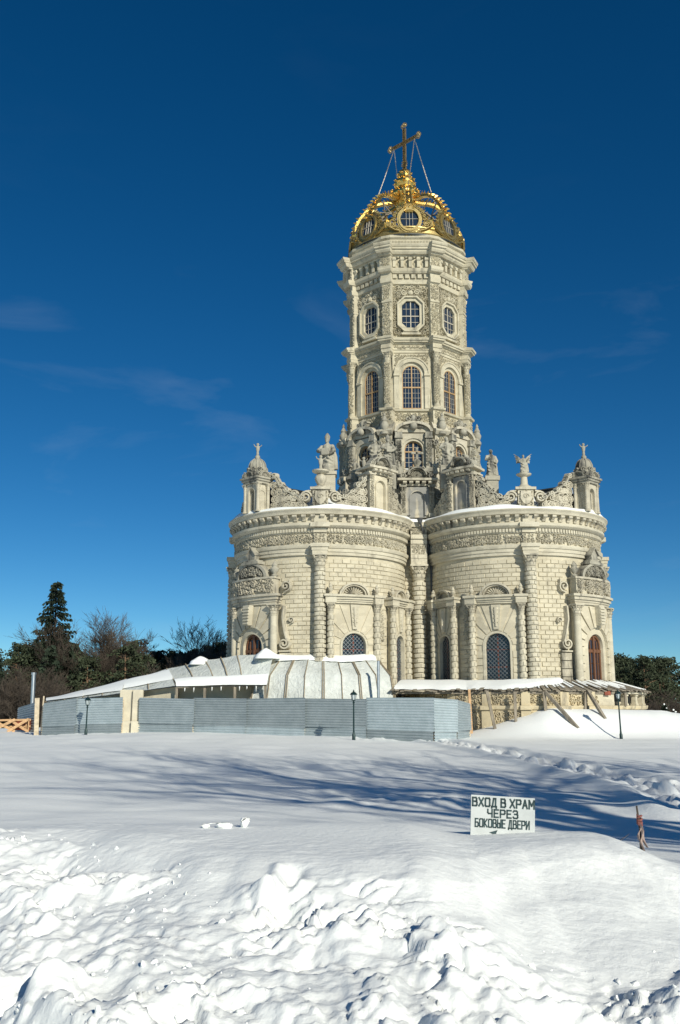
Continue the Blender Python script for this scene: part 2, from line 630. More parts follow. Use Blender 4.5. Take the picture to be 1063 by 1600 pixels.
def ground(x, y, detail=True):
    x = np.asarray(x, float)
    y = np.asarray(y, float)
    z = 0.05 * fbm(x * 0.12, y * 0.12, 3, 5) + 0.03 * fbm(x * 0.5, y * 0.35, 2, 8) * sstep(y, 10, 14)
    # wind-smoothed drifts in the field
    z = z + 0.035 * fbm(x * 0.35, y * 0.9, 3, 41) * sstep(y, 12, 15) * (1 - sstep(y, 44, 52))
    # mound against the church on the right
    px = np.interp(x, [5.0, 6.2, 7.4, 8.6, 9.8, 11, 13, 16, 18, 24, 40], [0, .12, .45, .85, 1.22, 1.36, 1.40, 1.32, 1.05, .8, .3])
    mound = px * sstep(y, 45.6, 48.8) * (1 - sstep(y, 58, 66))
    lump = 0.32 * np.exp(-((x - 10.4) / 0.8) ** 2 - ((y - 47.9) / 0.7) ** 2)
    z = z + mound + lump
    # the field rises a little towards the metal fence
    z = z + sstep(y, 37, 46) * np.interp(x, [-20, -16, -11, -7, -1.7, 1.2, 4.1, 6], [0, 0, .14, .2, .14, .06, 0, 0])
    # the land falls away behind the church
    z = z - 9.0 * sstep(y, 66, 125)
    z = z + 9.0 * sstep(y, 150, 420) * 0.9
    # ---- ploughed snow bank in front of the camera
    ye = np.interp(x, EDGE_X, EDGE_Y) + 0.12 * fbm(x * 1.3, x * 0 + 3.0, 3, 12)
    top = 0.50 + 0.05 * fbm(x * 0.6, y * 0.6, 2, 21) + 0.035 * np.exp(-((x - 2.05) / 0.5) ** 2 - ((y - 8.3) / 0.4) ** 2) - 0.115 * sstep(x, 0.5, 1.2)
    top = top - 0.20 * sstep(x, 2.35, 3.0)
    plateau = top * (1 - sstep(y, 8.9, 12.5))
    d = ye - y                                       # distance in front of the edge
    lip = 0.15 * sstep(d, -0.25, 0.85)
    face = top - lip - 0.155 * np.clip(d - 0.35, 0, 6) - 0.05 * sstep(d, 0.9, 1.7)
    zb = np.where(d > -0.25, np.minimum(plateau, face), plateau)
    yr = np.interp(x, [-6, -3.0, -2.3, -1.8, -1.3, -0.8, 0, 1, 2, 3, 6], [9.2, 9.1, 8.8, 8.2, 7.5, 6.9, 6.75, 6.6, 6.5, 6.6, 6.8]) + 0.25 * fbm(x * 1.6, y * 1.6, 3, 13)
    rough = sstep(yr - y, -0.05, 0.45) * (1 - sstep(np.abs(x), 14, 20)) * (0.35 + 0.65 * sstep(fbm(x * 0.8, y * 0.9, 3, 14), -0.35, 0.35))
    if detail:
        wx = x + 0.18 * fbm(x * 1.4, y * 1.4, 2, 60)
        wy = y + 0.18 * fbm(x * 1.4, y * 1.4, 2, 61)
        billow = np.abs(fbm(wx * 0.95, wy * 0.8, 2, 30)) - 0.30
        b2 = np.abs(fbm(wx * 2.6, wy * 2.3, 3, 33)) - 0.33
        w1, c1 = worley(wx * 2.3, wy * 2.0, 4)
        w2, c2 = worley(wx * 6.0, wy * 5.2, 9)
        w3_, c3_ = worley(wx * 13.0, wy * 11.0, 19)
        wz_, cz_ = worley(x * 1.1 + 0.4 * fbm(x * 2, y * 2, 2, 63), y * 0.9 + 0.4 * fbm(x * 2, y * 2, 2, 64), 29)
        lumps = 0.050 * sstep(0.58 - w1, 0.0, 0.28) * (c1 > 0.5) * (0.5 + c1) + 0.05 * (cz_ - 0.5)
        lumps = lumps + 0.022 * sstep(0.50 - w2, 0.0, 0.18) * (c2 > 0.55) + 0.010 * sstep(0.48 - w3_, 0, 0.2) * (c3_ > 0.45)
        crack = np.abs(fbm(wx * 0.9 + 4, wy * 1.5, 4, 95))
        lumps = lumps - 0.07 * (1 - sstep(crack, 0.0, 0.07)) + 0.034 * (np.abs(fbm(x * 6.5, y * 5.5, 3, 97)) - 0.3)
        pits = -0.09 * np.clip(fbm(x * 1.7 + 5, y * 2.3, 2, 71) - 0.55, 0, 1)
        zb = zb + rough * (0.16 * billow + 0.075 * b2 + 1.05 * lumps + pits + 0.011 * fbm(x * 18, y * 18, 3, 90)) + 0.004 * fbm(x * 9, y * 9, 3, 91) * (d > -1)
        # slide mark running down from the lip
        g = np.exp(-((x + 0.30 + 0.13 * (7.3 - y)) / 0.07) ** 2) * sstep(d, 0.0, 0.15) * (1 - sstep(d, 0.75, 0.95))
        zb = zb - 0.09 * g + 0.04 * np.exp(-((x + 0.42 + 0.13 * (7.3 - y)) / 0.05) ** 2) * sstep(d, 0, .15) * (1 - sstep(d, .75, .95))
    keep = 1 - sstep(np.abs(x), 14, 26)
    z = z + zb * keep * (y < 13)
    if detail:
        # trampled track and churned places
        pd = path_dist(x, y)
        pm = 1 - sstep(pd, 0.25, 0.75)
        w3, c3 = worley(x * 2.6, y * 2.2, 15)
        z = z + pm * (0.24 * (np.abs(fbm(x * 2.2, y * 1.9, 3, 50)) - 0.40) - 0.10 * np.clip(0.5 - w3, 0, 1) * 2 * (c3 > 0.4))
        z = z + 0.11 * np.exp(-((pd - 0.8) / 0.25) ** 2)
        lm = sstep(-x, 8.5, 13) * sstep(y, 27, 34) * (1 - sstep(y, 55, 60))
        w4, c4 = worley(x * 1.3, y * 1.1, 16)
        z = z + lm * 0.14 * np.clip(0.5 - w4, 0, 1) * (c4 > 0.55)
        fm = np.exp(-((y - 45.2) / 1.2) ** 2) * sstep(x, -1, 1) * (1 - sstep(x, 4.5, 5.5))
        z = z + fm * 0.10 * (np.abs(fbm(x * 1.8, y * 1.8, 3, 52)) - 0.2)
        rm = np.exp(-((x - 16.2) / 1.3) ** 2 - ((y - 47.8) / 1.3) ** 2)
        z = z + rm * 0.13 * (np.abs(fbm(x * 2.0, y * 1.6, 3, 53)) - 0.3)
        cm = np.exp(-((x - 1.2) / 1.6) ** 2 - ((y - 16.5) / 1.3) ** 2)
        z = z + cm * 0.10 * (np.abs(fbm(x * 1.5, y * 1.2, 3, 57)) - 0.3)
    return z


def gz(x, y):
    return float(ground(np.array([x]), np.array([y]))[0])


def axis(dense0, dense1, step, ratio, lo, hi, maxstep=40):
    mid = list(np.arange(dense0, dense1, step))
    up, s, p = [], step, mid[-1]
    while p < hi:
        s = min(s * ratio, maxstep)
        p += s
        up.append(p)
    dn, s, p = [], step, mid[0]
    while p > lo:
        s = min(s * ratio, maxstep)
        p -= s
        dn.append(p)
    return np.array(dn[::-1] + mid + up)


gx = axis(-3.6, 3.6, 0.020, 1.022, -700, 700)
gy = axis(4.3, 10.0, 0.020, 1.016, -120, 1100)
GX, GY = np.meshgrid(gx, gy)
GZ = ground(GX.ravel(), GY.ravel())
nx, ny = len(gx), len(gy)
co = np.stack([GX.ravel(), GY.ravel(), GZ], 1).astype(np.float32)
i0 = (np.arange(ny - 1)[:, None] * nx + np.arange(nx - 1)[None, :]).ravel()
quads = np.stack([i0, i0 + 1, i0 + nx + 1, i0 + nx], 1).astype(np.int32)
me = bpy.data.meshes.new('snow_field')
me.vertices.add(len(co))
me.vertices.foreach_set('co', co.ravel())
me.loops.add(quads.size)
me.loops.foreach_set('vertex_index', quads.ravel())
me.polygons.add(len(quads))
me.polygons.foreach_set('loop_start', np.arange(0, quads.size, 4, dtype=np.int32))
me.polygons.foreach_set('use_smooth', np.ones(len(quads), bool))
me.update(calc_edges=True)
me.materials.append(M['snow'])
tag(put('ground', me), 'snow-covered ground with a ploughed bank in front', None, None, 'structure')
# ================================================================== THE CHURCH
church = thing('church', 'tall pale limestone church with octagonal tower and gilded openwork crown', 'church', (4.5, 61, 0))
DL, RW = 7.863, 4.83          # lobe centre distance and wall radius
FR, FL, BR, BL = -PI / 4, -3 * PI / 4, PI / 4, 3 * PI / 4     # directions of the four lobes
Z0 = 1.5                       # terrace level
LC = (DL, 0.0)


def lobe_map(th0, rad=RW):
    """u to the right along the wall, v up, w outwards; lobe axis is +X"""
    def f(u, v, w):
        a = th0 + u / rad
        return (DL + (rad + w) * math.cos(a), (rad + w) * math.sin(a), v)
    return f


def flat_map(ang, dist, cx=0.0, cy=0.0):
    ca, sa = math.cos(ang), math.sin(ang)

    def f(u, v, w):
        return (cx + ca * (dist + w) - sa * u, cy + sa * (dist + w) + ca * u, v)
    return f


def local_map(u, v, w):        # facing -Y
    return (u, -w, v)


def spiral(cu, cv, r, turns, a0, sgn=1, n=14, r1=0.18):
    out = []
    for i in range(n + 1):
        t = i / n
        rr = r * (1 - t * (1 - r1))
        a = a0 + sgn * turns * 2 * PI * t
        out.append((cu + rr * math.cos(a), cv + rr * math.sin(a)))
    return out


def carve(mb, mp, u0, u1, v0, v1, size, w0, w1, rnd, mask=None, dens=1.0):
    """carved scrollwork: spirals and leaves filling a panel"""
    area = (u1 - u0) * (v1 - v0)
    ns = int(dens * area / (size * size * 3.4))
    pts = []
    tries = 0
    while len(pts) < ns and tries < ns * 12:
        tries += 1
        u = rnd.uniform(u0 + size * .6, u1 - size * .6)
        v = rnd.uniform(v0 + size * .6, v1 - size * .6)
        if mask and not mask(u, v):
            continue
        if any((u - a) ** 2 + (v - c) ** 2 < (size * 1.25) ** 2 for a, c in pts):
            continue
        pts.append((u, v))
        s_ = size * rnd.uniform(.75, 1.1)
        mb.ridge(spiral(u, v, s_, rnd.uniform(1.1, 1.6), rnd.uniform(0, 6.28), rnd.choice((-1, 1)), 11), mp, s_ * .2,
                 w0, w1 * rnd.uniform(.7, 1.0) + w0)
    nl = int(dens * area / (size * size * 0.9))
    for _ in range(nl):
        u = rnd.uniform(u0 + size * .3, u1 - size * .3)
        v = rnd.uniform(v0 + size * .3, v1 - size * .3)
        if mask and not mask(u, v):
            continue
        mb.leaf(mp, u, v, rnd.uniform(0, 6.28), size * rnd.uniform(.55, 1.1), size * rnd.uniform(.14, .28), w0,
                w0 + w1 * rnd.uniform(.4, .9))


def arch_pts(a, s0, zs, n=14, k=1.0):
    """opening outline from bottom left over the arch to bottom right"""
    p = [(-a, s0), (-a, (s0 + zs) / 2), (-a, zs)]
    for i in range(1, n):
        t = PI - PI * i / n
        p.append((a * math.cos(t), zs + a * k * math.sin(t)))
    return p + [(a, zs), (a, (s0 + zs) / 2), (a, s0)]


def arch_panel(mb, mp, W, s0, H, a, zs, w0, w1, n=14, k=1.0):
    tc = math.atan2(H - zs, W)
    ts = sorted(set([PI - PI * i / n for i in range(1, n)] + [tc, PI - tc]), reverse=True)
    inner = [(-a, s0), (-a, (s0 + zs) / 2), (-a, zs)]
    outer = [(-W, s0), (-W, (s0 + zs) / 2), (-W, zs)]
    for t in ts:
        cx, cy = math.cos(t), math.sin(t)
        inner.append((a * cx, zs + a * k * cy))
        sc = min(W / max(abs(cx), 1e-6), (H - zs) / max(cy, 1e-6))
        outer.append((cx * sc, zs + cy * sc))
    inner += [(a, zs), (a, (s0 + zs) / 2), (a, s0)]
    outer += [(W, zs), (W, (s0 + zs) / 2), (W, s0)]
    mb.band(inner, outer, mp, w0, w1)


def capital(mb, r, z0, h, n=8):
    """Corinthian capital on the z axis"""
    mb.lathe([(r * .95, z0), (r * 1.12, z0 + h * .04), (r * .98, z0 + h * .08), (r * 1.0, z0 + h * .5), (r * 1.35, z0 + h * .82),
              (r * 1.5, z0 + h * .86)], 12)
    for row, (zz, rr, ln) in enumerate(((z0 + h * .08, r * 1.0, h * .40), (z0 + h * .34, r * 1.08, h * .42))):
        for i in range(n):
            a = 2 * PI * (i + .5 * row) / n
            ca, sa = math.cos(a), math.sin(a)
            t = (-sa, ca)
            w = r * .40
            q = lambda rad, off, z: (ca * rad + t[0] * off, sa * rad + t[1] * off, z)
            mb.add([q(rr, -w, zz), q(rr, w, zz), q(rr * 1.12, w, zz + ln * .6), q(rr * 1.12, -w, zz + ln * .6),
                    q(rr * 1.55, w * .6, zz + ln), q(rr * 1.55, -w * .6, zz + ln), q(rr * 1.6, 0, zz + ln * .78), q(rr * 1.2, 0, zz + ln * .3)],
                   [(0, 1, 7), (1, 2, 7), (2, 3, 7), (3, 0, 7), (3, 2, 4, 5), (5, 4, 6)])
    for i in range(4):
        a = PI / 4 + PI / 2 * i
        ca, sa = math.cos(a), math.sin(a)
        mb.tube([(ca * r * 1.1, sa * r * 1.1, z0 + h * .55), (ca * r * 1.5, sa * r * 1.5, z0 + h * .72), (ca * r * 1.85, sa * r * 1.85, z0 + h * .86)],
                [r * .16, r * .22, r * .26], 5)
    c = r * 1.55
    mb.box(-c, c, -c, c, z0 + h * .88, z0 + h)


def column_parts(parent, name, r, z0, z1, caph, loc, rz, mats=('stone', 'stone'), bands=None, cache={}):
    """a column on its base with capital as sub-part; meshes are shared"""
    key = (name, r, z0, z1, caph, bands, mats)
    if key not in cache:
        mb = MB()
        pr = [(r * 1.45, z0), (r * 1.45, z0 + r * .35), (r * 1.35, z0 + r * .4), (r * 1.4, z0 + r * .6), (r * 1.15, z0 + r * .75), (r * 1.22, z0 + r * .95),
              (r, z0 + r * 1.1)]
        zt = z1 - caph
        if bands:
            z = z0 + r * 1.2
            while z + bands * .95 < zt:
                ta = 1 - .12 * (z - z0) / (zt - z0)
                pr += [(r * .93 * ta, z), (r * 1.04 * ta, z + bands * .12), (r * 1.06 * ta, z + bands * .5), (r * 1.04 * ta, z + bands * .86), (r * .93 * ta, z + bands * .98)]
                z += bands
        pr += [(r * .88, zt - .06), (r * 1.0, zt - .05), (r * 1.0, zt), (r * .85, zt)]
        mb.lathe(pr, 18)
        if bands:
            # carved nodules on the drums
            rnd = random.Random(3)
            z = z0 + r * 1.2
            k = 0
            while z + bands < zt:
                ta = 1 - .12 * (z - z0) / (zt - z0)
                mp = lambda u, v, w: ((r * ta + w) * math.cos(u), (r * ta + w) * math.sin(u), v)
                nb = 7
                for i in range(nb):
                    u0 = 2 * PI * (i + .5 * (k % 2)) / nb
                    mb.cbox(mp, u0 + .06, u0 + 2 * PI / nb - .06, z + bands * .16, z + bands * .84, .02, .02 + .03 * r / .28 + rnd.uniform(0, .012), 2)
                z += bands
                k += 1
        me1 = mb.mesh(name, M[mats[0]], 50)
        mc = MB()
        capital(mc, r * .88, zt, caph)
        me2 = mc.mesh('capital', M[mats[1]], 35)
        cache[key] = (me1, me2)
    me1, me2 = cache[key]
    o = put(name, me1, parent, loc, rz)
    put('capital', me2, o)
    return o


def rot2(p, a):
    return (p[0] * math.cos(a) - p[1] * math.sin(a), p[0] * math.sin(a) + p[1] * math.cos(a))


def lobe_pt(lobe, th, rad, z=0.0):
    p = rot2((DL + rad * math.cos(th), rad * math.sin(th)), lobe)
    return (p[0], p[1], z)


# ---- walls of the four lobes and the core between them
mb = MB()
mb.lathe([(RW - .03, Z0 - .6), (RW - .03, 9.5)], 96, LC, cap=False)
me_wall = mb.mesh('apse_wall', M['stone_b'], 40)
walls = {}
for L in (FR, FL, BR, BL):
    walls[L] = put('apse_wall', me_wall, church, None, L)
mb = MB()
mb.box(-1.5, 1.5, -6.1, 6.1, Z0 - .6, 11.8)
mb.box(-6.1, 6.1, -1.5, 1.5, Z0 - .6, 11.79)
mb.lathe([(5.2, Z0 - .5), (5.2, 12.6)], 8, a0=PI / 8, a1=PI / 8 + 2 * PI)
mb.build('core_wall', M['stone_b'], church)

# ---- rusticated blocks
ROW = 0.236
NB = 64
WIN = R_(66)
CWIN = R_(104)


def block_free(t, z):
    """t = angle from the lobe axis on the camera side (deg)"""
    if abs(t) < 20.5 and z < 8.75:
        return False
    if abs(t) < 25 and z < 4.6:
        return False
    if 48.3 < t < 83.5 and z < 7.30:
        return False
    if 90.5 < t < 118 and z < 7.30:
        return False
    if 83 < t < 91 and 6.75 < z < 7.3:
        return False
    if abs(t - 45) < 3.6 or abs(t + 45) < 3.6:
        return False
    return True


cands = []
for L, sgn in ((FR, -1), (FL, 1)):
    for j in range(int((9.38 - 1.9) / ROW)):
        z = 1.86 + (j + .5) * ROW
        for i in range(NB):
            t = (i + .5 * (j % 2)) / NB * 360 - 180
            if not -62 < t < 142:
                continue
            if not block_free(t, z):
                continue
            cands.append((L, sgn * R_(t), z, math.cos(R_(t - 45)), t))
full_w = 2 * PI * RW / NB


def block_mesh(name, w, h, d=.055):
    mb = MB()
    e = .018
    g = .009
    a, c = w / 2 - g, h / 2 - g
    vs_ = [(0, -a, -c), (0, a, -c), (0, a, c), (0, -a, c), (d, -a + e, -c + e), (d, a - e, -c + e), (d, a - e, c - e), (d, -a + e, c - e)]
    mb.add(vs_, [(4, 5, 6, 7), (0, 1, 5, 4), (1, 2, 6, 5), (2, 3, 7, 6), (3, 0, 4, 7)])
    return mb.mesh(name, M['stone_b'])


blk = [block_mesh('stone_block', full_w, ROW, d) for d in (.034, .042, .052)]
cands.sort(key=lambda c: -c[3] + (0.5 if (c[2] < 3.0 or (c[0] == FL and c[2] < 4.6)) else 0))
rest = MB()
rnd = random.Random(11)
for n_, (L, th, z, cs, t) in enumerate(cands):
    if n_ < 300:
        o = put('stone_block', blk[n_ % 3], walls[L], (DL + (RW - .03) * math.cos(th), (RW - .03) * math.sin(th), z), th)
    else:
        d = rnd.choice((.034, .042, .052))
        w, h, e, g = full_w / 2, ROW / 2, .018, .009
        a, c = w - g, h - g
        mt = Matrix.Rotation(L, 4, 'Z') @ Matrix.Translation((DL + (RW - .03) * math.cos(th), (RW - .03) * math.sin(th), z)) @ Matrix.Rotation(th, 4, 'Z')
        vs_ = [(0, -a, -c), (0, a, -c), (0, a, c), (0, -a, c), (d, -a + e, -c + e), (d, a - e, -c + e), (d, a - e, c - e), (d, -a + e, c - e)]
        rest.add([mt @ Vector(p) for p in vs_], [(4, 5, 6, 7), (0, 1, 5, 4), (1, 2, 6, 5), (2, 3, 7, 6), (3, 0, 4, 7)])
# blocks on the re-entrant wall
for j in range(32):
    z = 1.9 + (j + .5) * ROW
    if z > 9.3:
        break
    for i in range(6):
        x = -1.5 + (i + .5 * (j % 2)) * .5
        a, c, d, e = .235, ROW / 2 - .012, .055, .02
        vs_ = [(x - a, -6.1, z - c), (x + a, -6.1, z - c), (x + a, -6.1, z + c), (x - a, -6.1, z + c), (x - a + e, -6.1 - d, z - c + e), (x + a - e, -6.1 - d, z - c + e),
               (x + a - e, -6.1 - d, z + c - e), (x - a + e, -6.1 - d, z + c - e)]
        rest.add(vs_, [(4, 5, 6, 7), (0, 1, 5, 4), (1, 2, 6, 5), (2, 3, 7, 6), (3, 0, 4, 7)])
tag(rest.build('stone_blocks', M['stone_b'], church), kind='stuff')

# ---- entablature of the lobes
ENT = [(RW - .1, 9.36), (RW + .10, 9.38), (RW + .10, 9.54), (RW + .15, 9.55), (RW + .15, 9.72), (RW + .21, 9.74), (RW + .26, 9.86), (RW + .26, 9.93), (RW + .08, 9.97),
       (RW + .05, 10.0), (RW + .05, 10.53), (RW + .13, 10.56), (RW + .16, 10.60), (RW + .16, 10.80), (RW + .26, 10.83), (RW + .38, 10.93), (RW + .40, 10.95), (RW + .40, 11.08),
       (RW + .22, 11.12), (RW + .22, 11.50), (RW + .34, 11.52), (RW + .50, 11.54), (RW + .52, 11.62), (RW + .56, 11.70), (RW + .62, 11.76), (RW + .62, 11.82), (RW - .3, 11.95)]
mb = MB()
mb.lathe(ENT, 120, LC, cap=False)
me_ent = mb.mesh('entablature', M['stone'], 30)
mb = MB()      # modillion bracket, scrolled
prof = [(0, 0), (.30, .02), (.33, .10), (.27, .17), (.12, .24), (.05, .36), (0, .37)]
mb.prism([(x, -z) for x, z in prof], lambda u, v, w: (u, w, v), -.085, .085)
mb.tube([(.28, -.115, -.09), (.28, .115, -.09)], .075, 8)
mb.tube([(.07, -.10, -.30), (.07, .10, -.30)], .05, 6)
me_mod = mb.mesh('bracket', M['stone_g'], 40)
mb = MB()
for i in range(180):
    a = 2 * PI * i / 180
    mp = lobe_map(a)
    mb.cbox(mp, -.055, .055, 10.62, 10.79, .155, .235)
me_dent = mb.mesh('dentils', M['stone'])
NM = 66
for L, lo, hi in ((FR, -150, 95), (FL, -95, 150), (BR, 0, 0), (BL, 0, 0)):
    e = put('entablature', me_ent, church, None, L)
    tag(put('dentils', me_dent, e), kind='stuff')
    if lo == hi:
        continue
    for i in range(NM):
        t = (i + .5) / NM * 360 - 180
        if lo < t < hi:
            a = R_(t)
            put('bracket', me_mod, e, (DL + (RW + .2) * math.cos(a), (RW + .2) * math.sin(a), 11.53), a)
    fm = MB()
    rr = random.Random(int(L * 100))
    for t0 in range(-150, 150, 10):
        mp = lobe_map(R_(t0 + 5), RW)
        hw = R_(5) * RW
        if t0 + 10 < lo or t0 > hi:
            continue
        carve(fm, mp, -hw, hw, 10.02, 10.52, .11, .045, .13, rr, dens=1.5)
    for i in range(60):
        t = -150 + i * 5.1
        if lo < t < hi:
            fm.cbox(lobe_map(R_(t)), -.02, .02, 10.01, 10.52, .045, .10)
    tag(fm.build('frieze_carving', M['stone'], e), kind='stuff')

# re-entrant entablature over the corner column
mb = MB()
for (z0, z1, dy) in ((9.38, 9.72, .12), (9.72, 9.95, .2), (9.97, 10.54, .06), (10.56, 10.82, .2), (10.84, 11.09, .42), (11.12, 11.5, .25), (11.52, 11.8, .6)):
    mb.box(-1.3, 1.3, -6.1 - dy, -6.0, z0, z1)
    mb.box(-.46, .46, -6.85 - dy * .4, -6.12, z0 + .004, z1 + .004)
e = mb.build('corner_entablature', M['stone_g'], church)
fm = MB()
carve(fm, flat_map(-PI / 2, 6.88), -.4, .4, 10.0, 10.52, .10, 0, .07, random.Random(5), dens=1.3)
carve(fm, flat_map(-PI / 2, 6.97), -.42, .42, 11.13, 11.5, .09, 0, .07, random.Random(6), dens=1.3)
tag(fm.build('frieze_carving', M['stone_g'], e), kind='stuff')

# ---- giant columns
for L in (FR, FL):
    for sg in (-1, 1):
        th = sg * R_(45)
        column_parts(church, 'giant_column', .285, Z0, 9.38, .66, lobe_pt(L, th, RW + .30), L + th, ('stone', 'stone_g'), .236)
        # entablature breaking forward above the column
        mb = MB()
        mp = lobe_map(th)
        for (u, z0, z1, w) in ((.36, 9.385, 9.56, .58), (.39, 9.565, 9.74, .61), (.44, 9.745, 9.94, .68), (.33, 9.99, 10.54, .20), (.34, 10.57, 10.81, .30),
                               (.46, 10.84, 11.09, .56), (.30, 11.13, 11.51, .36)):
            mb.cbox(mp, -u, u, z0, z1, .0, w, 3)
        carve(mb, mp, -.31, .31, 10.02, 10.52, .10, .20, .07, random.Random(9), dens=1.4)
        mb.build('entablature_block', M['stone'], church, None, None, L)
column_parts(church, 'giant_column', .37, Z0, 9.38, .80, (0, -6.5, 0), -PI / 2, ('stone', 'stone_g'), .27)


# ---- aedicule windows of the lobes
def shell_pediment(mb, mp, r, v0, w0, w1):
    n = 20
    for (ra, rb, d0, d1) in ((r * .86, r, w0, w1), (r * .74, r * .83, w0, w1 * .75 + w0 * .25)):
        inner = [(ra * math.cos(PI - PI * i / n), v0 + ra * .82 * math.sin(PI - PI * i / n)) for i in range(n + 1)]
        outer = [(rb * math.cos(PI - PI * i / n), v0 + rb * .82 * math.sin(PI - PI * i / n)) for i in range(n + 1)]
        mb.band(inner, outer, mp, d0, d1)
    pts = [(r * .8 * math.cos(PI - PI * i / n), v0 + r * .8 * .82 * math.sin(PI - PI * i / n)) for i in range(n + 1)]
    mb.prism(pts[::-1], mp, w0 - .02, w0 + .05)
    for i in range(11):
        a = PI * (i + .5) / 11
        p0 = (r * .16 * math.cos(a), v0 + r * .13 * math.sin(a))
        p1 = (r * .68 * math.cos(a), v0 + r * .56 * math.sin(a))
        mb.ridge([p0, p1], mp, [r * .025, r * .075], w0 + .04, w0 + .13)


def lobe_window(L, th, a, W, name_rnd, shell_r, bottom=1.8):
    mp = lobe_map(th)
    top, cap_t = 6.80, 6.80
    zs = 5.25 - a
    mb = MB()
    arch_panel(mb, mp, W, Z0, top, a + .10, zs, .0, .22, 14)
    # fill the corners of the panel
    for sg in (-1, 1):
        pass
    w_ = mb.build('window', M['stone_w'], church, None, None, L)
    # arched inner moulding
    mb = MB()
    n = 16
    mb.band(arch_pts(a, Z0, zs, n), arch_pts(a + .11, Z0, zs, n), mp, .0, .27)
    mb.build('surround', M['stone'], w_)
    # voussoirs with open joints
    for i in range(8):
        t0, t1 = PI * i / 8 + .045, PI * (i + 1) / 8 - .045
        r0, r1 = a + .14, a + .14
        if i in (3, 4):
            r2 = (top - .12 - zs)
        q = []
        for t in (t0, (t0 + t1) / 2, t1):
            q.append((r0 * math.cos(t), zs + r0 * math.sin(t)))
        o_ = []
        for t in (t1, (t0 + t1) / 2, t0):
            cx, cy = math.cos(t), math.sin(t)
            sc = min((W - .14) / max(abs(cx), 1e-6), (top - .08 - zs) / max(cy, 1e-6))
            o_.append((cx * sc, zs + cy * sc))
        mv = MB()
        mv.prism(q[::-1][0:3][::-1] + o_, mp, .2, .262)
        mv.build('voussoir', M['stone_w'], w_)
    # keystone console with carving
    mk = MB()
    mk.prism([(-.13, 5.45), (.13, 5.45), (.24, 6.74), (-.24, 6.74)], mp, .2, .36)
    mk.ridge([(0, 5.6), (0, 6.6)], mp, [.05, .13], .35, .43)
    for s_ in (-1, 1):
        for q in range(4):
            mk.leaf(mp, 0, 5.75 + q * .22, PI / 2 - s_ * 1.0, .2, .05, .35, .42)
    mk.build('keystone', M['stone'], w_)
    # rusticated jambs
    for s_ in (-1, 1):
        for k in range(9):
            z0 = Z0 + .2 + k * .38
            if z0 + .36 > zs:
                break
            mj = MB()
            mj.cbox(mp, min(s_ * (a + .14), s_ * (W - .12)), max(s_ * (a + .14), s_ * (W - .12)), z0, z0 + .34, .2, .262, 1)
            mj.build('jamb_block', M['stone_w'], w_)
    # glass and lattice
    mg = MB()
    poly = arch_pts(a + .05, Z0, zs, 12)
    mg.prism(poly[::-1], mp, -.02, .03)
    mg.build('glass', M['glass'], w_)
    ml = MB()

    def clipseg(p, q):
        ins = [i / 60 for i in range(61) if inside(p[0] + (q[0] - p[0]) * i / 60, p[1] + (q[1] - p[1]) * i / 60)]
        return (ins[0], ins[-1]) if len(ins) > 2 else None

    def inside(u, v):
        if abs(u) > a or v < Z0:
            return False
        return v < zs or math.hypot(u, v - zs) < a
    st = .21
    hgt = 5.25 - Z0
    k = -int(hgt / st) - 2
    while k * st < 2 * a + hgt:
        for sg in (-1, 1):
            p = (sg * (-a + k * st), Z0)
            q = (sg * (-a + k * st + hgt), 5.25)
            c = clipseg(p, q)
            if c:
                A = (p[0] + (q[0] - p[0]) * c[0], p[1] + (q[1] - p[1]) * c[0])
                B = (p[0] + (q[0] - p[0]) * c[1], p[1] + (q[1] - p[1]) * c[1])
                nn = max(2, int(math.hypot(B[0] - A[0], B[1] - A[1]) / .5) + 1)
                ml.ridge([(A[0] + (B[0] - A[0]) * i / nn, A[1] + (B[1] - A[1]) * i / nn) for i in range(nn + 1)], mp, .016, .07, .10)
        k += 1
    # knots of the lattice
    ml.build('grille', M['grille'], w_)
    mf = MB()
    for u in (0,):
        mf.cbox(mp, u - .02, u + .02, Z0, 5.2, .035, .06)
    for v in (2.6, 3.5, 4.4):
        mf.cbox(mp, -a, a, v - .018, v + .018, .035, .058)
    mf.build('frame', M['rust'], w_)
    # entablature
    mt = MB()
    for (v0, v1, u, w) in ((6.805, 6.90, W + .06, .34), (6.905, 7.0, W + .1, .40), (7.005, 7.13, W + .16, .48), (7.135, 7.25, W + .24, .58)):
        mt.cbox(mp, -u, u, v0, v1, .0, w, 6)
    for s_ in (-1, 1):
        mt.cbox(mp, s_ * (W - .02) - .26, s_ * (W - .02) + .26, 6.803, 7.13, .0, .62, 1)
        mt.cbox(mp, s_ * (W - .02) - .32, s_ * (W - .02) + .32, 7.132, 7.254, .0, .70, 1)
    mt.build('entablature', M['stone'], w_, None)
    ms = MB()
    shell_pediment(ms, mp, shell_r, 7.25, .04, .40)
    ms.build('shell_pediment', M['stone_g'], w_, 40)
    # columns
    for s_ in (-1, 1):
        t = th + s_ * (W - .02) / RW
        p = (DL + (RW + .36) * math.cos(t), (RW + .36) * math.sin(t), 0)
        c = column_parts(w_, 'column', .165, Z0, 6.79, .45, p, t, ('stone', 'stone_g'), .30)
        # flaming urn on the corner
        mu = MB()
        mu.lathe([(.10, 7.25), (.12, 7.30), (.05, 7.36), (.13, 7.48), (.15, 7.55), (.08, 7.62), (.11, 7.68), (.05, 7.80), (.01, 7.86)], 10, (p[0], p[1]))
        mu.build('urn', M['stone_g'], w_, 50)
    return w_


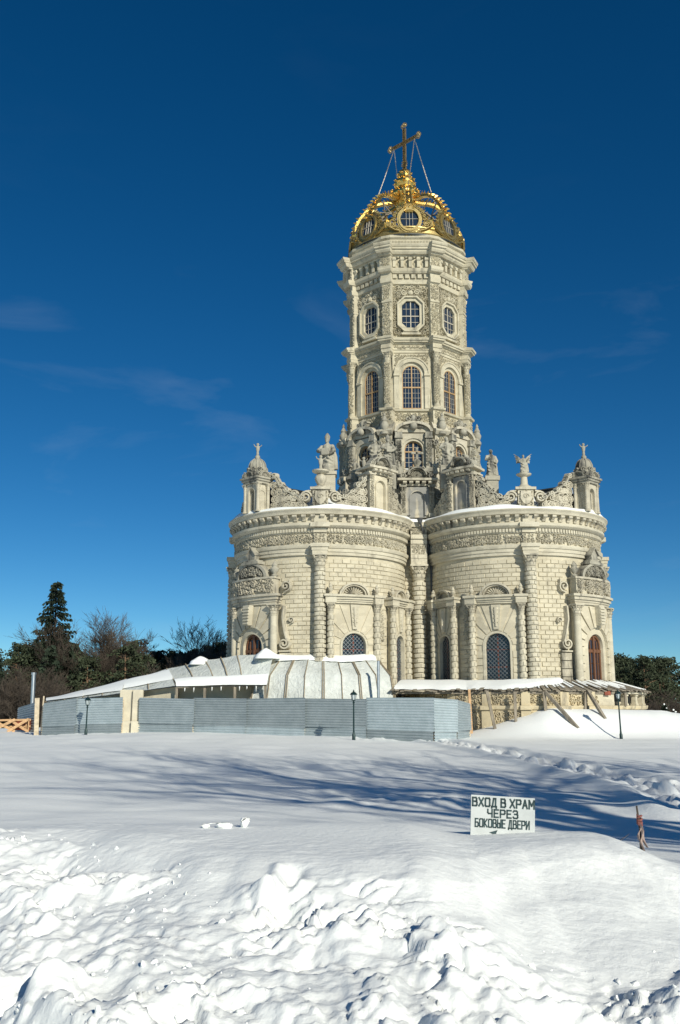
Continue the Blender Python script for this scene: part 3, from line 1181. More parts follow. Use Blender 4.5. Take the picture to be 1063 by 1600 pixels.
for L, sg in ((FR, -1), (FL, 1)):
    lobe_window(L, sg * WIN, .63, 1.26, 1, .80)
    lobe_window(L, sg * CWIN, .42, .86, 2, .62)
    # carved hanging drop between the two windows
    mb = MB()
    mp = lobe_map(sg * R_(86.5))
    mb.cbox(mp, -.16, .16, 5.0, 6.7, .0, .10)
    for q in range(6):
        for s_ in (-1, 1):
            mb.leaf(mp, 0, 5.15 + q * .24, PI / 2 - s_ * .9, .22, .06, .09, .18)
    carve(mb, mp, -.2, .2, 4.9, 6.7, .09, .08, .08, random.Random(4), dens=1.2)
    mb.build('carved_drop', M['stone'], church, None, None, L)


# ---- portals on the lobe axes
def portal(L, sgn):
    mp = lobe_map(0.0)
    a, zs, W = .72, 4.55, 1.50
    mb = MB()
    arch_panel(mb, mp, W, Z0, 6.78, 1.05, zs, .0, .42, 16)
    p_ = mb.build('portal', M['stone'], church, None, None, L)
    mb = MB()
    mb.band(arch_pts(a, Z0, zs, 18), arch_pts(1.05, Z0, zs, 18), mp, .02, .36)
    mb.build('inner_arch', M['stone_w'], p_)
    for i in range(10):
        t0, t1 = PI * i / 10 + .03, PI * (i + 1) / 10 - .03
        q = [(1.08 * math.cos(t), zs + 1.08 * math.sin(t)) for t in (t0, (t0 + t1) / 2, t1)]
        o_ = []
        for t in (t1, (t0 + t1) / 2, t0):
            cx, cy = math.cos(t), math.sin(t)
            sc = min((W - .18) / max(abs(cx), 1e-6), (6.70 - zs) / max(cy, 1e-6))
            o_.append((cx * sc, zs + cy * sc))
        mv = MB()
        mv.prism(q + o_, mp, .40, .50)
        mv.build('voussoir', M['stone_w'], p_)
    for s_ in (-1, 1):
        for k in range(7):
            z0 = Z0 + .1 + k * .42
            if z0 + .4 > zs:
                break
            mj = MB()
            mj.cbox(mp, min(s_ * 1.08, s_ * (W - .16)), max(s_ * 1.08, s_ * (W - .16)), z0, z0 + .38, .40, .50)
            mj.build('jamb_block', M['stone_w'], p_)
    mk = MB()
    mk.prism([(-.15, 5.72), (.15, 5.72), (.22, 6.78), (-.22, 6.78)], mp, .42, .80)
    for q in range(6):
        mk.cbox(mp, -.17 - q * .008, .17 + q * .008, 5.78 + q * .16, 5.87 + q * .16, .7, .86)
    mk.build('keystone', M['stone'], p_)
    # door
    md = MB()
    md.prism(arch_pts(a + .03, Z0, zs, 16)[::-1], mp, .06, .12)
    d_ = md.build('door', M['door'], p_)
    mf = MB()
    mf.band(arch_pts(a - .12, Z0, zs, 16), arch_pts(a + .02, Z0, zs, 16), mp, .10, .20)
    mf.cbox(mp, -.07, .07, Z0, zs + a - .08, .10, .21)
    mf.cbox(mp, -a, a, 4.30, 4.46, .10, .22)
    mf.cbox(mp, -a, a, 2.4, 2.55, .10, .205)
    for s_ in (-1, 1):
        mf.cbox(mp, s_ * .34 - .03, s_ * .34 + .03, 2.5, 4.9, .10, .19)
    mf.build('door_frame', M['door'], p_)
    for s_ in (-1, 1):
        for (v0, v1) in ((2.62, 3.15), (3.2, 3.7), (3.75, 4.25), (4.52, 4.95)):
            for k in (0, 1):
                u0 = s_ * (.09 + k * .29)
                u1 = s_ * (.30 + k * .27)
                mg = MB()
                mg.cbox(mp, min(u0, u1), max(u0, u1), v0, v1, .12, .135)
                mg.build('door_pane', M['glass'], p_)
    # entablature, carved frieze, lunette
    mt = MB()
    for (v0, v1, u, w) in ((6.785, 6.9, W + .1, .52), (6.905, 7.02, W + .14, .56), (7.025, 7.2, W + .2, .64), (7.205, 7.33, W + .30, .74)):
        mt.cbox(mp, -u, u, v0, v1, .0, w, 10)
    mt.cbox(mp, -W + .02, W - .02, 7.335, 8.14, .0, .55, 10)
    mt.cbox(mp, -W - .04, -W + .42, 7.335, 8.14, .1, .60, 2)
    mt.cbox(mp, W - .42, W + .04, 7.335, 8.14, .1, .60, 2)
    mt.cbox(mp, -W - .1, W + .1, 8.145, 8.25, .0, .66, 10)
    mt.build('entablature', M['stone_g'], p_)
    rr = random.Random(21)
    mc = MB()
    carve(mc, mp, -W + .45, W - .45, 7.36, 8.12, .14, .55, .18, rr, dens=1.5)
    carve(mc, mp, -W - .02, -W + .40, 7.36, 8.12, .1, .60, .10, rr, dens=1.4)
    carve(mc, mp, W - .40, W + .02, 7.36, 8.12, .1, .60, .10, rr, dens=1.4)
    tag(mc.build('frieze_carving', M['stone_g'], p_), kind='stuff')
    ml = MB()
    n = 18
    rr_, sc = 1.12, .74
    pts = [(rr_ * math.cos(PI - PI * i / n), 8.25 + rr_ * sc * math.sin(PI - PI * i / n)) for i in range(n + 1)]
    ml.prism(pts[::-1], mp, .0, .50)
    pin = [(u * .86, 8.25 + (v - 8.25) * .86) for u, v in pts]
    ml.band(pin, pts, mp, .4, .62)
    carve(ml, mp, -.8, .8, 8.3, 8.95, .13, .5, .12, rr, mask=lambda u, v: math.hypot(u, (v - 8.25) / sc) < .85, dens=1.5)
    ml.build('lunette', M['stone_d'], p_)
    mf = MB()
    mf.cbox(mp, -.62, .62, 9.0, 9.14, .1, .68, 3)
    mf.cbox(mp, -.50, .50, 9.145, 9.24, .1, .62, 3)
    mf.prism([(-.26, 9.24), (.26, 9.24), (.30, 9.5), (0, 9.86), (-.30, 9.5)], mp, .2, .52)
    mf.prism([(-.34, 9.50), (0, 9.90), (.34, 9.50), (.34, 9.56), (0, 9.98), (-.34, 9.56)][::-1], mp, .18, .60)
    mf.build('finial', M['stone_d'], p_)
    for s_ in (-1, 1):
        t = s_ * (W - .02) / RW
        p = (DL + (RW + .47) * math.cos(t), (RW + .47) * math.sin(t), 0)
        column_parts(p_, 'column', .215, Z0, 6.775, .55, p, t, ('stone', 'stone_g'), None)
        mu = MB()
        mu.lathe([(.16, 8.25), (.2, 8.32), (.08, 8.40), (.2, 8.55), (.24, 8.66), (.14, 8.78), (.17, 8.86), (.06, 9.02), (.01, 9.1)], 10,
                 (DL + (RW + .42) * math.cos(t), (RW + .42) * math.sin(t)))
        mu.build('urn', M['stone_d'], p_, 50)
        # side scrolls
        ms = MB()
        u0 = s_ * (W + .52)
        path = [(u0 - s_ * .12, 6.7), (u0 - s_ * .16, 6.0), (u0 - s_ * .02, 5.3), (u0 + s_ * .12, 4.8)]
        ms.ridge(path, mp, .09, .0, .30)
        ms.ridge(spiral(u0 - s_ * .06, 4.72, .30, 1.7, 0.3 if s_ > 0 else PI - .3, -s_, 22), mp, .075, .0, .30)
        ms.ridge(spiral(u0 + s_ * .26, 5.95, .17, 1.3, -1.2 if s_ > 0 else PI + 1.2, s_, 14), mp, .05, .0, .2)
        ms.cbox(mp, min(u0 - s_ * .36, u0 + s_ * .3), max(u0 - s_ * .36, u0 + s_ * .3), 4.28, 4.36, 0, .26, 2)
        for k in range(6):
            ms.cbox(mp, min(u0 - s_ * .34, u0 + s_ * .26), max(u0 - s_ * .34, u0 + s_ * .26), 1.75 + k * .42, 2.13 + k * .42, 0, .17, 2)
        ms.ridge(spiral(u0 - s_ * .02, 7.75, .3, 1.5, -PI / 2, s_, 18), mp, .07, .0, .28)
        ms.ridge([(u0 - s_ * .1, 7.4), (u0 + s_ * .22, 7.6), (u0 + s_ * .18, 8.1)], mp, .06, .0, .25)
        ms.build('scroll', M['stone_g'], p_, 40)
    return p_


portal(FR, -1)
portal(FL, 1)
# ================================================================== attic over the lobes
def niche_aedicule(name, mp, hw, z0, ze, mats, rnd, parent, blind=True, shell=True, depth=.9, panel='stone_w', lobe=0.0):
    """blind niche between pilasters, block entablature, shell pediment; v from z0 to ze"""
    mb = MB()
    mb.cbox(mp, -hw, hw, z0, ze, -depth, .0, 2)
    o = mb.build(name, M[panel], parent, None, None, lobe)
    mb = MB()
    a = hw * .52
    zs = ze - .25 - a
    arch_panel(mb, mp, hw * .74, z0 + .12, ze - .05, a, zs, .0, .10, 12)
    mb.band(arch_pts(a * .86, z0 + .12, zs, 12), arch_pts(a, z0 + .12, zs, 12), mp, .0, .15)
    mb.build('arch_frame', M[panel], o)
    for s_ in (-1, 1):
        mq = MB()
        u = s_ * hw * .90
        mq.cbox(mp, u - .14, u + .14, z0, ze - .42, -.1, .20)
        mq.cbox(mp, u - .19, u + .19, z0, z0 + .22, -.1, .26)
        carve(mq, mp, u - .13, u + .13, z0 + .25, ze - .45, .075, .20, .07, rnd, dens=1.3)
        mq.cbox(mp, u - .17, u + .17, ze - .42, ze - .36, -.1, .25)
        for q in range(3):
            for e in (-1, 1):
                mq.leaf(mp, u, ze - .40 + q * .1, PI / 2 - e * .9, .2, .06, .22, .34)
        mq.cbox(mp, u - .2, u + .2, ze - .08, ze, -.1, .3)
        mq.build('pilaster', M[mats], o)
    me_ = MB()
    me_.cbox(mp, -hw - .12, hw + .12, ze + .005, ze + .10, -depth, .22, 2)
    nb = 5
    for i in range(nb):
        u = (i - (nb - 1) / 2) * (2 * hw / nb)
        me_.cbox(mp, u - hw / nb * .62, u + hw / nb * .62, ze + .105, ze + .27, -depth * .5, .42)
        me_.tube([mp(u - hw / nb * .6, ze + .18, .40), mp(u + hw / nb * .6, ze + .18, .40)], .085, 7)
    me_.cbox(mp, -hw - .25, hw + .25, ze + .275, ze + .40, -depth, .52, 2)
    me_.build('entablature', M['stone_g'], o)
    if shell:
        ms = MB()
        shell_pediment(ms, mp, hw * .62, ze + .62, .0, .40)
        ms.prism([(-hw * .8, ze + .40), (hw * .8, ze + .40), (hw * .62, ze + .62), (0, ze + .62 + hw * .5), (-hw * .62, ze + .62)], mp, -.4, .05)
        for s_ in (-1, 1):
            ms.ridge(spiral(s_ * hw * .92, ze + .58, .19, 1.5, PI / 2, s_, 14), mp, .06, -.1, .34)
            ms.ridge([(s_ * (hw + .12), ze + .42), (s_ * hw * .8, ze + .75), (s_ * hw * .5, ze + .95)], mp, .09, -.1, .30)
            ms.ridge(spiral(s_ * hw * .40, ze + 1.0, .16, 1.4, -PI / 2, -s_, 12), mp, .05, -.1, .3)
        carve(ms, mp, -hw * .7, hw * .7, ze + .42, ze + .66, .08, .05, .1, rnd, dens=1.3)
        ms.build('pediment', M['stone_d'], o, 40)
    return o


def scroll_wall(L, sgn, t0, t1, z_lo, za, zb, rnd, sag=.35):
    """curved pierced parapet of scrolls; top goes from za (at t0) to zb (at t1)"""
    r = 4.55
    mp = lobe_map(0.0, r)
    u0, u1 = R_(t0) * r * sgn, R_(t1) * r * sgn
    n = 14
    top = []
    for i in range(n + 1):
        t = i / n
        v = za + (zb - za) * t - sag * math.sin(PI * t) + .05 * math.sin(t * 19)
        top.append((u0 + (u1 - u0) * t, v))
    mb = MB()
    bot = [(u, z_lo) for u, v in top]
    if sgn < 0:
        bot, top2 = bot[::-1], top[::-1]
    else:
        top2 = top
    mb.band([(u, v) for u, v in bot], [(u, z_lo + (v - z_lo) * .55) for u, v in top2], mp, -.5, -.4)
    o = mb.build('scroll_parapet', M['stone_d'], church, None, None, L)  # dark backing colour stands in for the shade inside the scroll openings
    mc = MB()
    mc.ridge(top, mp, .09, -.16, .22)
    mc.ridge(top, mp, .09, .16, -.2)
    mc.build('coping', M['stone_d'], o)
    ms = MB()
    for i in range(1, n, 1):
        u, v = top[i]
        h = v - z_lo
        k = max(1, int(h / .42))
        for j in range(k):
            s_ = rnd.uniform(.17, .25)
            ms.ridge(spiral(u + rnd.uniform(-.05, .05), z_lo + .22 + j * .42 + rnd.uniform(-.04, .04), s_, 1.7, rnd.uniform(0, 6.28), rnd.choice((-1, 1)), 16), mp, .06, -.36, .16)
        if i % 3 == 1:
            ms.ridge(spiral(u, v + .02, .17, 1.4, rnd.uniform(0, 6), rnd.choice((-1, 1)), 13), mp, .055, -.12, .22)
    for i in range(46):
        t = rnd.random()
        u = u0 + (u1 - u0) * t
        if i % 2:
            ms.ridge(spiral(u, z_lo + .1 + rnd.random() * max(.1, top[int(t * n)][1] - z_lo - .25), rnd.uniform(.07, .12), 1.4, rnd.uniform(0, 6), rnd.choice((-1, 1)), 9), mp, .03, -.1, .2)
        v = z_lo + rnd.random() * max(.2, (top[int(t * n)][1] - z_lo - .3))
        ms.leaf(mp, u, v, rnd.uniform(0, 6.28), .30, .08, -.2, .18)
    ms.build('scrolls', M['stone_g'], o)
    return o


def turret(L):
    DT = DL + .36          # the turret stands out over the portal bay
    mp = flat_map(0.0, DT + 5.05)
    rnd = random.Random(31)
    mb = MB()
    hw = .52
    arch_panel(mb, mp, hw - .10, 11.9, 13.5, .24, 13.0, -.80, .0, 12)
    o = mb.build('turret', M['stone_g'], church, None, None, L)
    mb = MB()      # side walls with their own niches
    for s_ in (-1, 1):
        mp2 = flat_map(s_ * PI / 2, hw - .10, DT + 4.66, 0)
        arch_panel(mb, mp2, .38, 11.9, 13.5, .22, 12.9, -.05, .04, 10)
        mb.prism(arch_pts(.24, 11.9, 12.9, 10)[::-1], mp2, -.3, -.12)
    mb.prism(arch_pts(.26, 11.9, 13.0, 10)[::-1], flat_map(0, DT + 4.5), -.1, .0)
    mb.build('niche_wall', M['stone_g'], o)
    for s_ in (-1, 1):
        for dx in (5.02, 4.30):
            column_parts(o, 'column', .105, 11.9, 13.5, .36, (DT + dx, s_ * (hw + .02), 0), 0, ('stone_g', 'stone_g'), None)
    mb = MB()
    for (z0, z1, g) in ((13.505, 13.62, .08), (13.625, 13.75, .14), (13.755, 13.86, .21)):
        mb.box(DT + 4.2 - g, DT + 5.08 + g, -hw - g, hw + g, z0, z1)
    mb.box(DT + 4.2, DT + 5.08, -hw, hw, 13.86, 14.22)
    for k in range(4):
        mpk = flat_map(k * PI / 2, .44 if k % 2 == 0 else hw, DT + 4.64, 0)
        shell_pediment(mb, mpk, .36, 13.88, .0, .22)
        for s_ in (-1, 1):
            mb.ridge(spiral(s_ * .42, 14.02, .15, 1.4, PI / 2, s_, 12), mpk, .05, -.05, .2)
    mb.build('entablature', M['stone_d'], o)
    mb = MB()
    mb.lathe([(.50, 14.2), (.53, 14.28), (.46, 14.32), (.46, 14.48), (.43, 14.66), (.35, 14.82), (.22, 14.94), (.13, 15.0), (.13, 15.12)], 20, (DT + 4.64, 0))
    for k in range(8):
        a = k * PI / 4
        mb.tube([(DT + 4.64 + r * math.cos(a), r * math.sin(a), z) for r, z in ((.48, 14.32), (.475, 14.5), (.44, 14.68), (.36, 14.84), (.2, 14.97))], .035, 5)
        mb.ridge(spiral(0, 14.30, .14, 1.3, 0, 1, 10), flat_map(a + PI / 8, .47, DT + 4.64, 0), .05, -.02, .12)
    mb.ball((DT + 4.64, 0, 15.08), .15, 9, 6)
    mb.build('dome', M['stone_d'], o, 40)
    return o


def pedestal(L, sgn):
    th = sgn * R_(45)
    mp = lobe_map(th, 4.62)
    mb = MB()
    mb.cbox(mp, -.52, .52, 11.9, 12.08, -.7, .16)
    mb.cbox(mp, -.42, .42, 12.085, 13.0, -.65, .06)
    mb.cbox(mp, -.54, .54, 13.005, 13.14, -.75, .18)
    o = mb.build('pedestal', M['stone_g'], church, None, None, L)
    ms = MB()
    ms.prism([(-.26, 12.92), (-.30, 12.5), (-.16, 12.25), (0, 12.16), (.16, 12.25), (.30, 12.5), (.26, 12.92), (0, 12.86)], mp, .05, .16)
    ms.ridge(spiral(0, 12.62, .16, 1.2, 0, 1, 12), mp, .04, .15, .21)
    carve(ms, mp, -.38, .38, 12.15, 12.95, .08, .06, .08, random.Random(2), dens=1.2)
    ms.build('shield', M['stone_g'], o)
    for s_ in (-1, 1):
        mv = MB()
        mv.ridge(spiral(s_ * .80, 12.62, .32, 1.9, PI if s_ > 0 else 0, -s_, 24), mp, .085, -.2, .10)
        mv.ridge([(s_ * .5, 12.95), (s_ * .8, 12.92), (s_ * 1.05, 12.7), (s_ * 1.12, 12.3), (s_ * 1.3, 12.05)], mp, .09, -.2, .08)
        mv.build('volute', M['stone_g'], o, 40)
    return o


rnd = random.Random(77)
for L, sg in ((FR, -1), (FL, 1)):
    turret(L)
    pedestal(L, sg)
    scroll_wall(L, sg, 10, 34, 11.95, 14.05, 12.55, rnd, .25)
    scroll_wall(L, sg, 56, 77, 11.95, 12.45, 13.9, rnd, .25)
    niche_aedicule('niche_block', lobe_map(sg * R_(90), 4.60), .80, 11.95, 14.10, 'stone_g', rnd, church, panel='stone_w' if L == FL else 'patch', lobe=L)
    scroll_wall(L, sg, 102, 122, 11.95, 13.8, 12.5, rnd, .3)
    # hidden side: parapet only
    scroll_wall(L, -sg, 10, 34, 11.95, 14.05, 12.55, rnd, .25)
turret(BR)
turret(BL)
mpc = flat_map(-PI / 2, 6.35)
niche_aedicule('niche_block', mpc, .92, 12.2, 14.05, 'stone_d', rnd, church, panel='patch')
mb = MB()     # scroll buttresses beside the middle niche
for s_ in (-1, 1):
    for (u, v, r) in ((1.25, 12.5, .3), (1.5, 13.0, .27), (1.28, 13.45, .22), (1.75, 12.5, .26), (1.62, 13.6, .2)):
        mb.ridge(spiral(s_ * u, v, r, 1.8, rnd.uniform(0, 6.2), s_, 18), mpc, .075, -.5, .02)
    mb.prism([(s_ * 1.0, 12.2), (s_ * 1.95, 12.2), (s_ * 1.8, 13.3), (s_ * 1.25, 13.95), (s_ * 1.0, 13.95)][::s_], mpc, -.55, -.2)
mb.build('scroll_buttress', M['stone_d'], church)

# ---- low roofs over the lobes
mb = MB()
n = 48
vs_, fs_ = [], []
for i in range(n):
    a = 2 * PI * i / n
    x, y = DL + 4.45 * math.cos(a), 4.45 * math.sin(a)
    vs_ += [(x, y, 11.95), (max(3.5, min(DL + 4.0, x)), 0.0, 13.75 - .25 * (max(3.5, min(DL + 4.0, x)) - 3.5) / 8)]
for i in range(n):
    j = (i + 1) % n
    fs_.append((i * 2, j * 2, j * 2 + 1, i * 2 + 1))
mb.add(vs_, fs_)
me_roof = mb.mesh('roof', M['roof'])
mb = MB()
mb.tube([(3.6, 0, 13.80), (DL + 4.0, 0, 13.58)], .09, 6)
me_ridge = mb.mesh('ridge_cap', M['roof'])
for L in (FR, FL, BR, BL):
    o = put('roof', me_roof, church, None, L)
    put('ridge_cap', me_ridge, o)

# ---- drain pipe in the corner
mb = MB()
mb.tube([(.05, -7.35, 11.75), (.15, -7.2, 11.5), (.55, -6.6, 10.6), (.72, -6.32, 9.6), (.74, -6.30, 9.0), (.74, -6.30, 2.0)], .065, 8)
mb.lathe([(.10, 11.7), (.18, 11.95)], 8, (.05, -7.35))
mb.build('drain_pipe', M['downpipe'], church, 50)


# ================================================================== octagonal tower
def oct_ring(mb, prof, cap_top=False):
    """rings with boxes breaking forward at the corners; prof = (apothem, corner radius, half width, z)"""
    rings = []
    for (ap, ro, c, z) in prof:
        ring = []
        for k in range(8):
            b_ = PI / 8 + k * PI / 4
            er, et = (math.cos(b_), math.sin(b_)), (-math.sin(b_), math.cos(b_))
            r_in = (ap - c * math.sin(PI / 8)) / math.cos(PI / 8)
            r_o = max(ro, r_in + .001)
            for (r, t) in ((r_in, -c), (r_o, -c), (r_o, c), (r_in, c)):
                ring.append((er[0] * r + et[0] * t, er[1] * r + et[1] * t, z))
        rings.append(ring)
    n = 32
    vs_ = [p for r in rings for p in r]
    fs_ = []
    for j in range(len(rings) - 1):
        for i in range(n):
            k = (i + 1) % n
            fs_.append((j * n + i, j * n + k, (j + 1) * n + k, (j + 1) * n + i))
    fs_.append(tuple((len(rings) - 1) * n + i for i in range(n)))
    mb.add(vs_, fs_)


FACES = [-PI / 2 + k * PI / 4 for k in (-2, -1, 0, 1, 2)]
FM0 = lambda dist: flat_map(0.0, dist)          # face built looking along +X, then turned


def on_faces(build):
    """build(parent) makes one face's part (normal +X); the other faces get copies"""
    first = build(church)
    first.rotation_euler = (0, 0, FACES[0])
    ch = {}
    for c in bpy.data.objects:
        if c.parent:
            ch.setdefault(c.parent.name, []).append(c)
    for a in FACES[1:]:
        c = copy_tree(first, church, ch)
        c.rotation_euler = (0, 0, a)
    return first


# drum behind the attic
mb = MB()
oct_ring(mb, [(4.05, 4.7, .5, 12.0), (4.05, 4.7, .5, 15.3), (4.15, 4.85, .55, 15.35), (4.15, 4.85, .55, 15.6), (3.85, 4.45, .42, 15.65), (3.85, 4.45, .42, 17.75),
              (3.95, 4.6, .46, 17.8), (4.12, 4.75, .5, 18.0), (4.12, 4.75, .5, 18.1), (3.95, 4.45, .5, 18.2), (3.72, 4.2, .5, 18.66)])
mb.build('drum_wall', M['stone_g'], church)


def drum_window(par):
    mp = FM0(3.85)
    mb = MB()
    a, zs = .56, 16.85
    arch_panel(mb, mp, 1.05, 15.62, 17.85, a + .14, zs, .0, .42, 14)
    w_ = mb.build('drum_window', M['stone_g'], par)
    mb = MB()
    mb.band(arch_pts(a, 15.62, zs, 14), arch_pts(a + .15, 15.62, zs, 14), mp, .05, .34)
    mb.build('surround', M['stone'], w_)
    mb = MB()
    mb.prism(arch_pts(a + .04, 15.8, zs, 12)[::-1], mp, .02, .06)
    mb.build('glass', M['glass'], w_)
    mb = MB()
    mb.cbox(mp, -.045, .045, 15.8, zs + a, .06, .12)
    mb.cbox(mp, -a, a, 16.72, 16.81, .06, .125)
    mb.band(arch_pts(a - .06, 15.8, zs, 12), arch_pts(a + .02, 15.8, zs, 12), mp, .05, .11)
    mb.build('frame', M['frame'], w_)
    mb = MB()
    for u in (-.28, .28):
        mb.cbox(mp, u - .014, u + .014, 15.8, zs + .45, .06, .09)
    for v in (16.1, 16.4, 17.05):
        mb.cbox(mp, -a * .97, a * .97, v - .012, v + .012, .06, .088)
    mb.build('mullion', M['mullion'], w_)
    rnd = random.Random(8)
    for s_ in (-1, 1):
        mq = MB()
        u = s_ * .92
        mq.cbox(mp, u - .19, u + .19, 15.62, 17.5, .3, .62)
        carve(mq, mp, u - .17, u + .17, 15.8, 17.4, .085, .62, .08, rnd, dens=1.3)
        mq.cbox(mp, u - .25, u + .25, 17.5, 17.62, .2, .72)
        mq.cbox(mp, u - .22, u + .22, 17.62, 17.9, .2, .68)
        mq.cbox(mp, u - .27, u + .27, 15.4, 15.6, .2, .74)
        mq.build('pilaster', M['stone_d'], w_)
        mv = MB()
        mv.ridge([(s_ * 1.15, 17.5), (s_ * 1.42, 17.3), (s_ * 1.38, 16.9), (s_ * 1.5, 16.5), (s_ * 1.75, 16.1), (s_ * 1.8, 15.75)], mp, .10, -.2, .42)
        mv.ridge(spiral(s_ * 1.35, 17.25, .2, 1.5, PI / 2, -s_, 14), mp, .065, -.1, .5)
        mv.ridge(spiral(s_ * 1.52, 16.0, .26, 1.7, 0, s_, 16), mp, .07, -.1, .5)
        mv.prism([(s_ * 1.1, 15.7), (s_ * 1.75, 15.7), (s_ * 1.5, 16.4), (s_ * 1.35, 17.4), (s_ * 1.1, 17.5)][::s_], mp, -.2, .26)
        mv.build('volute', M['stone_d'], w_, 40)
    mb = MB()
    n = 14
    ri, ro = 1.0, 1.18
    inner = [(ri * math.cos(PI - PI * i / n), 17.92 + .5 * ri * math.sin(PI - PI * i / n)) for i in range(n + 1)]
    outer = [(ro * math.cos(PI - PI * i / n), 17.92 + .56 * ro * math.sin(PI - PI * i / n)) for i in range(n + 1)]
    mb.band(inner, outer, mp, .0, .72)
    mb.prism(inner[::-1], mp, .0, .44)
    mb.build('pediment', M['stone_g'], w_)
    mb = MB()   # cherub head with wings
    mb.ball(mp(0, 18.25, .66), .24, 10, 7)
    for s_ in (-1, 1):
        for q in range(4):
            mb.leaf(mp, s_ * .16, 18.2 + q * .05, (0.1 + q * .35) if s_ > 0 else PI - .1 - q * .35, .62 - q * .06, .11, .5, .68)
        mb.ridge(spiral(s_ * .3, 18.75, .17, 1.3, 0, s_, 12), mp, .06, .3, .62)
    mb.ball(mp(0, 18.78, .5), .17, 9, 6, (1, 1, 1.4))
    for q in range(5):
        mb.leaf(mp, 0, 18.8, R_(30 + q * 30), .36, .08, .4, .6)
    mb.build('cherub_ornament', M['stone_d'], w_, 50)
    return w_


on_faces(drum_window)
# carved belt and sculpture clutter at the drum's foot
mb = MB()
rnd = random.Random(55)
for a in FACES:
    mp = flat_map(a, 4.16)
    carve(mb, mp, -1.6, 1.6, 14.0, 15.25, .17, -.1, .38, rnd, dens=1.3)
    for s_ in (-1, 1):
        mb.ridge(spiral(s_ * 1.4, 14.6, .34, 1.8, 0, s_, 20), mp, .09, -.1, .35)
        mb.ridge(spiral(s_ * 1.75, 15.4, .26, 1.6, 2, s_, 16), mp, .08, -.2, .4)
tag(mb.build('drum_carving', M['stone_d'], church), kind='stuff')

# stage with the arched windows
mb = MB()
oct_ring(mb, [(3.60, 4.28, .40, 18.5), (3.62, 4.32, .42, 18.75), (3.52, 4.20, .37, 18.8), (3.52, 4.20, .37, 19.42), (3.66, 4.34, .43, 19.48), (3.70, 4.38, .44, 19.60), (3.42, 3.85, .30, 19.64),
              (3.42, 3.62, .30, 23.0), (3.42, 3.85, .34, 23.3)])
mb.build('tower_wall', M['stone_t'], church)
mb = MB()
oct_ring(mb, [(3.42, 4.20, .30, 23.30), (3.56, 4.24, .32, 23.34), (3.56, 4.24, .32, 23.5), (3.62, 4.30, .34, 23.52), (3.60, 4.26, .33, 23.56), (3.58, 4.24, .32, 23.82), (3.70, 4.36, .38, 23.88),
              (3.70, 4.36, .38, 23.93), (3.84, 4.50, .44, 23.96), (3.84, 4.5, .44, 24.04), (3.92, 4.58, .47, 24.07), (3.94, 4.60, .48, 24.2), (3.62, 4.2, .40, 24.32)])
mb.build('tower_cornice', M['stone_t'], church)


def tower_window(par):
    mp = FM0(3.42)
    a, zs = .60, 21.90
    mb = MB()
    arch_panel(mb, mp, 1.20, 19.64, 23.28, a + .14, zs, .0, .14, 16)
    w_ = mb.build('tower_window', M['stone_t'], par)
    mb = MB()
    mb.band(arch_pts(a, 19.64, zs, 16), arch_pts(a + .15, 19.64, zs, 16), mp, -.02, .10)
    mb.band(arch_pts(a + .2, zs - .02, zs, 16)[2:-2], arch_pts(a + .44, zs - .02, zs, 16)[2:-2], mp, .1, .26)
    mb.band(arch_pts(a + .44, zs - .02, zs, 16)[2:-2], arch_pts(a + .52, zs - .02, zs, 16)[2:-2], mp, .1, .31)
    for s_ in (-1, 1):
        lo, hi = sorted((s_ * (a + .2), s_ * (a + .52)))
        mb.cbox(mp, lo, hi, 19.64, zs - .14, .1, .24)
        mb.cbox(mp, lo - .03, hi + .03, zs - .13, zs + .0, .1, .32)
    mb.build('surround', M['stone_t'], w_)
    mb = MB()
    mb.prism(arch_pts(a + .04, 19.64, zs, 14)[::-1], mp, -.02, .025)
    mb.build('glass', M['glass'], w_)
    mb = MB()
    mb.band(arch_pts(a - .05, 19.66, zs, 14), arch_pts(a + .02, 19.66, zs, 14), mp, -.02, .085)
    mb.cbox(mp, -.035, .035, 19.66, zs + a, .0, .085)
    mb.cbox(mp, -a, a, 21.02, 21.10, .0, .09)
    mb.cbox(mp, -a, a, 19.64, 19.72, .0, .095)
    mb.build('frame', M['frame'], w_)
    mb = MB()
    for u in (-.4, -.2, .2, .4):
        mb.cbox(mp, u - .008, u + .008, 19.7, zs + math.sqrt(a * a - u * u) - .03, .0, .055)
    for v in (20.05, 20.38, 20.7, 21.4, 21.7, 22.0, 22.25):
        h = a if v < zs else math.sqrt(a * a - (v - zs) ** 2)
        mb.cbox(mp, -h + .03, h - .03, v - .008, v + .008, .0, .053)
    mb.build('mullion', M['mullion'], w_)
    mb = MB()
    rnd = random.Random(18)
    carve(mb, mp, -1.1, 1.1, 22.1, 23.25, .10, .13, .08, rnd, mask=lambda u, v: math.hypot(u, v - zs) > a + .6)
    carve(mb, FM0(3.52), -1.05, 1.05, 18.85, 19.40, .11, .0, .08, rnd, dens=1.3)
    carve(mb, FM0(3.60), -1.1, 1.1, 23.57, 23.80, .09, .0, .06, rnd, dens=1.3)
    tag(mb.build('carving', M['stone_t'], w_), kind='stuff')
    return w_


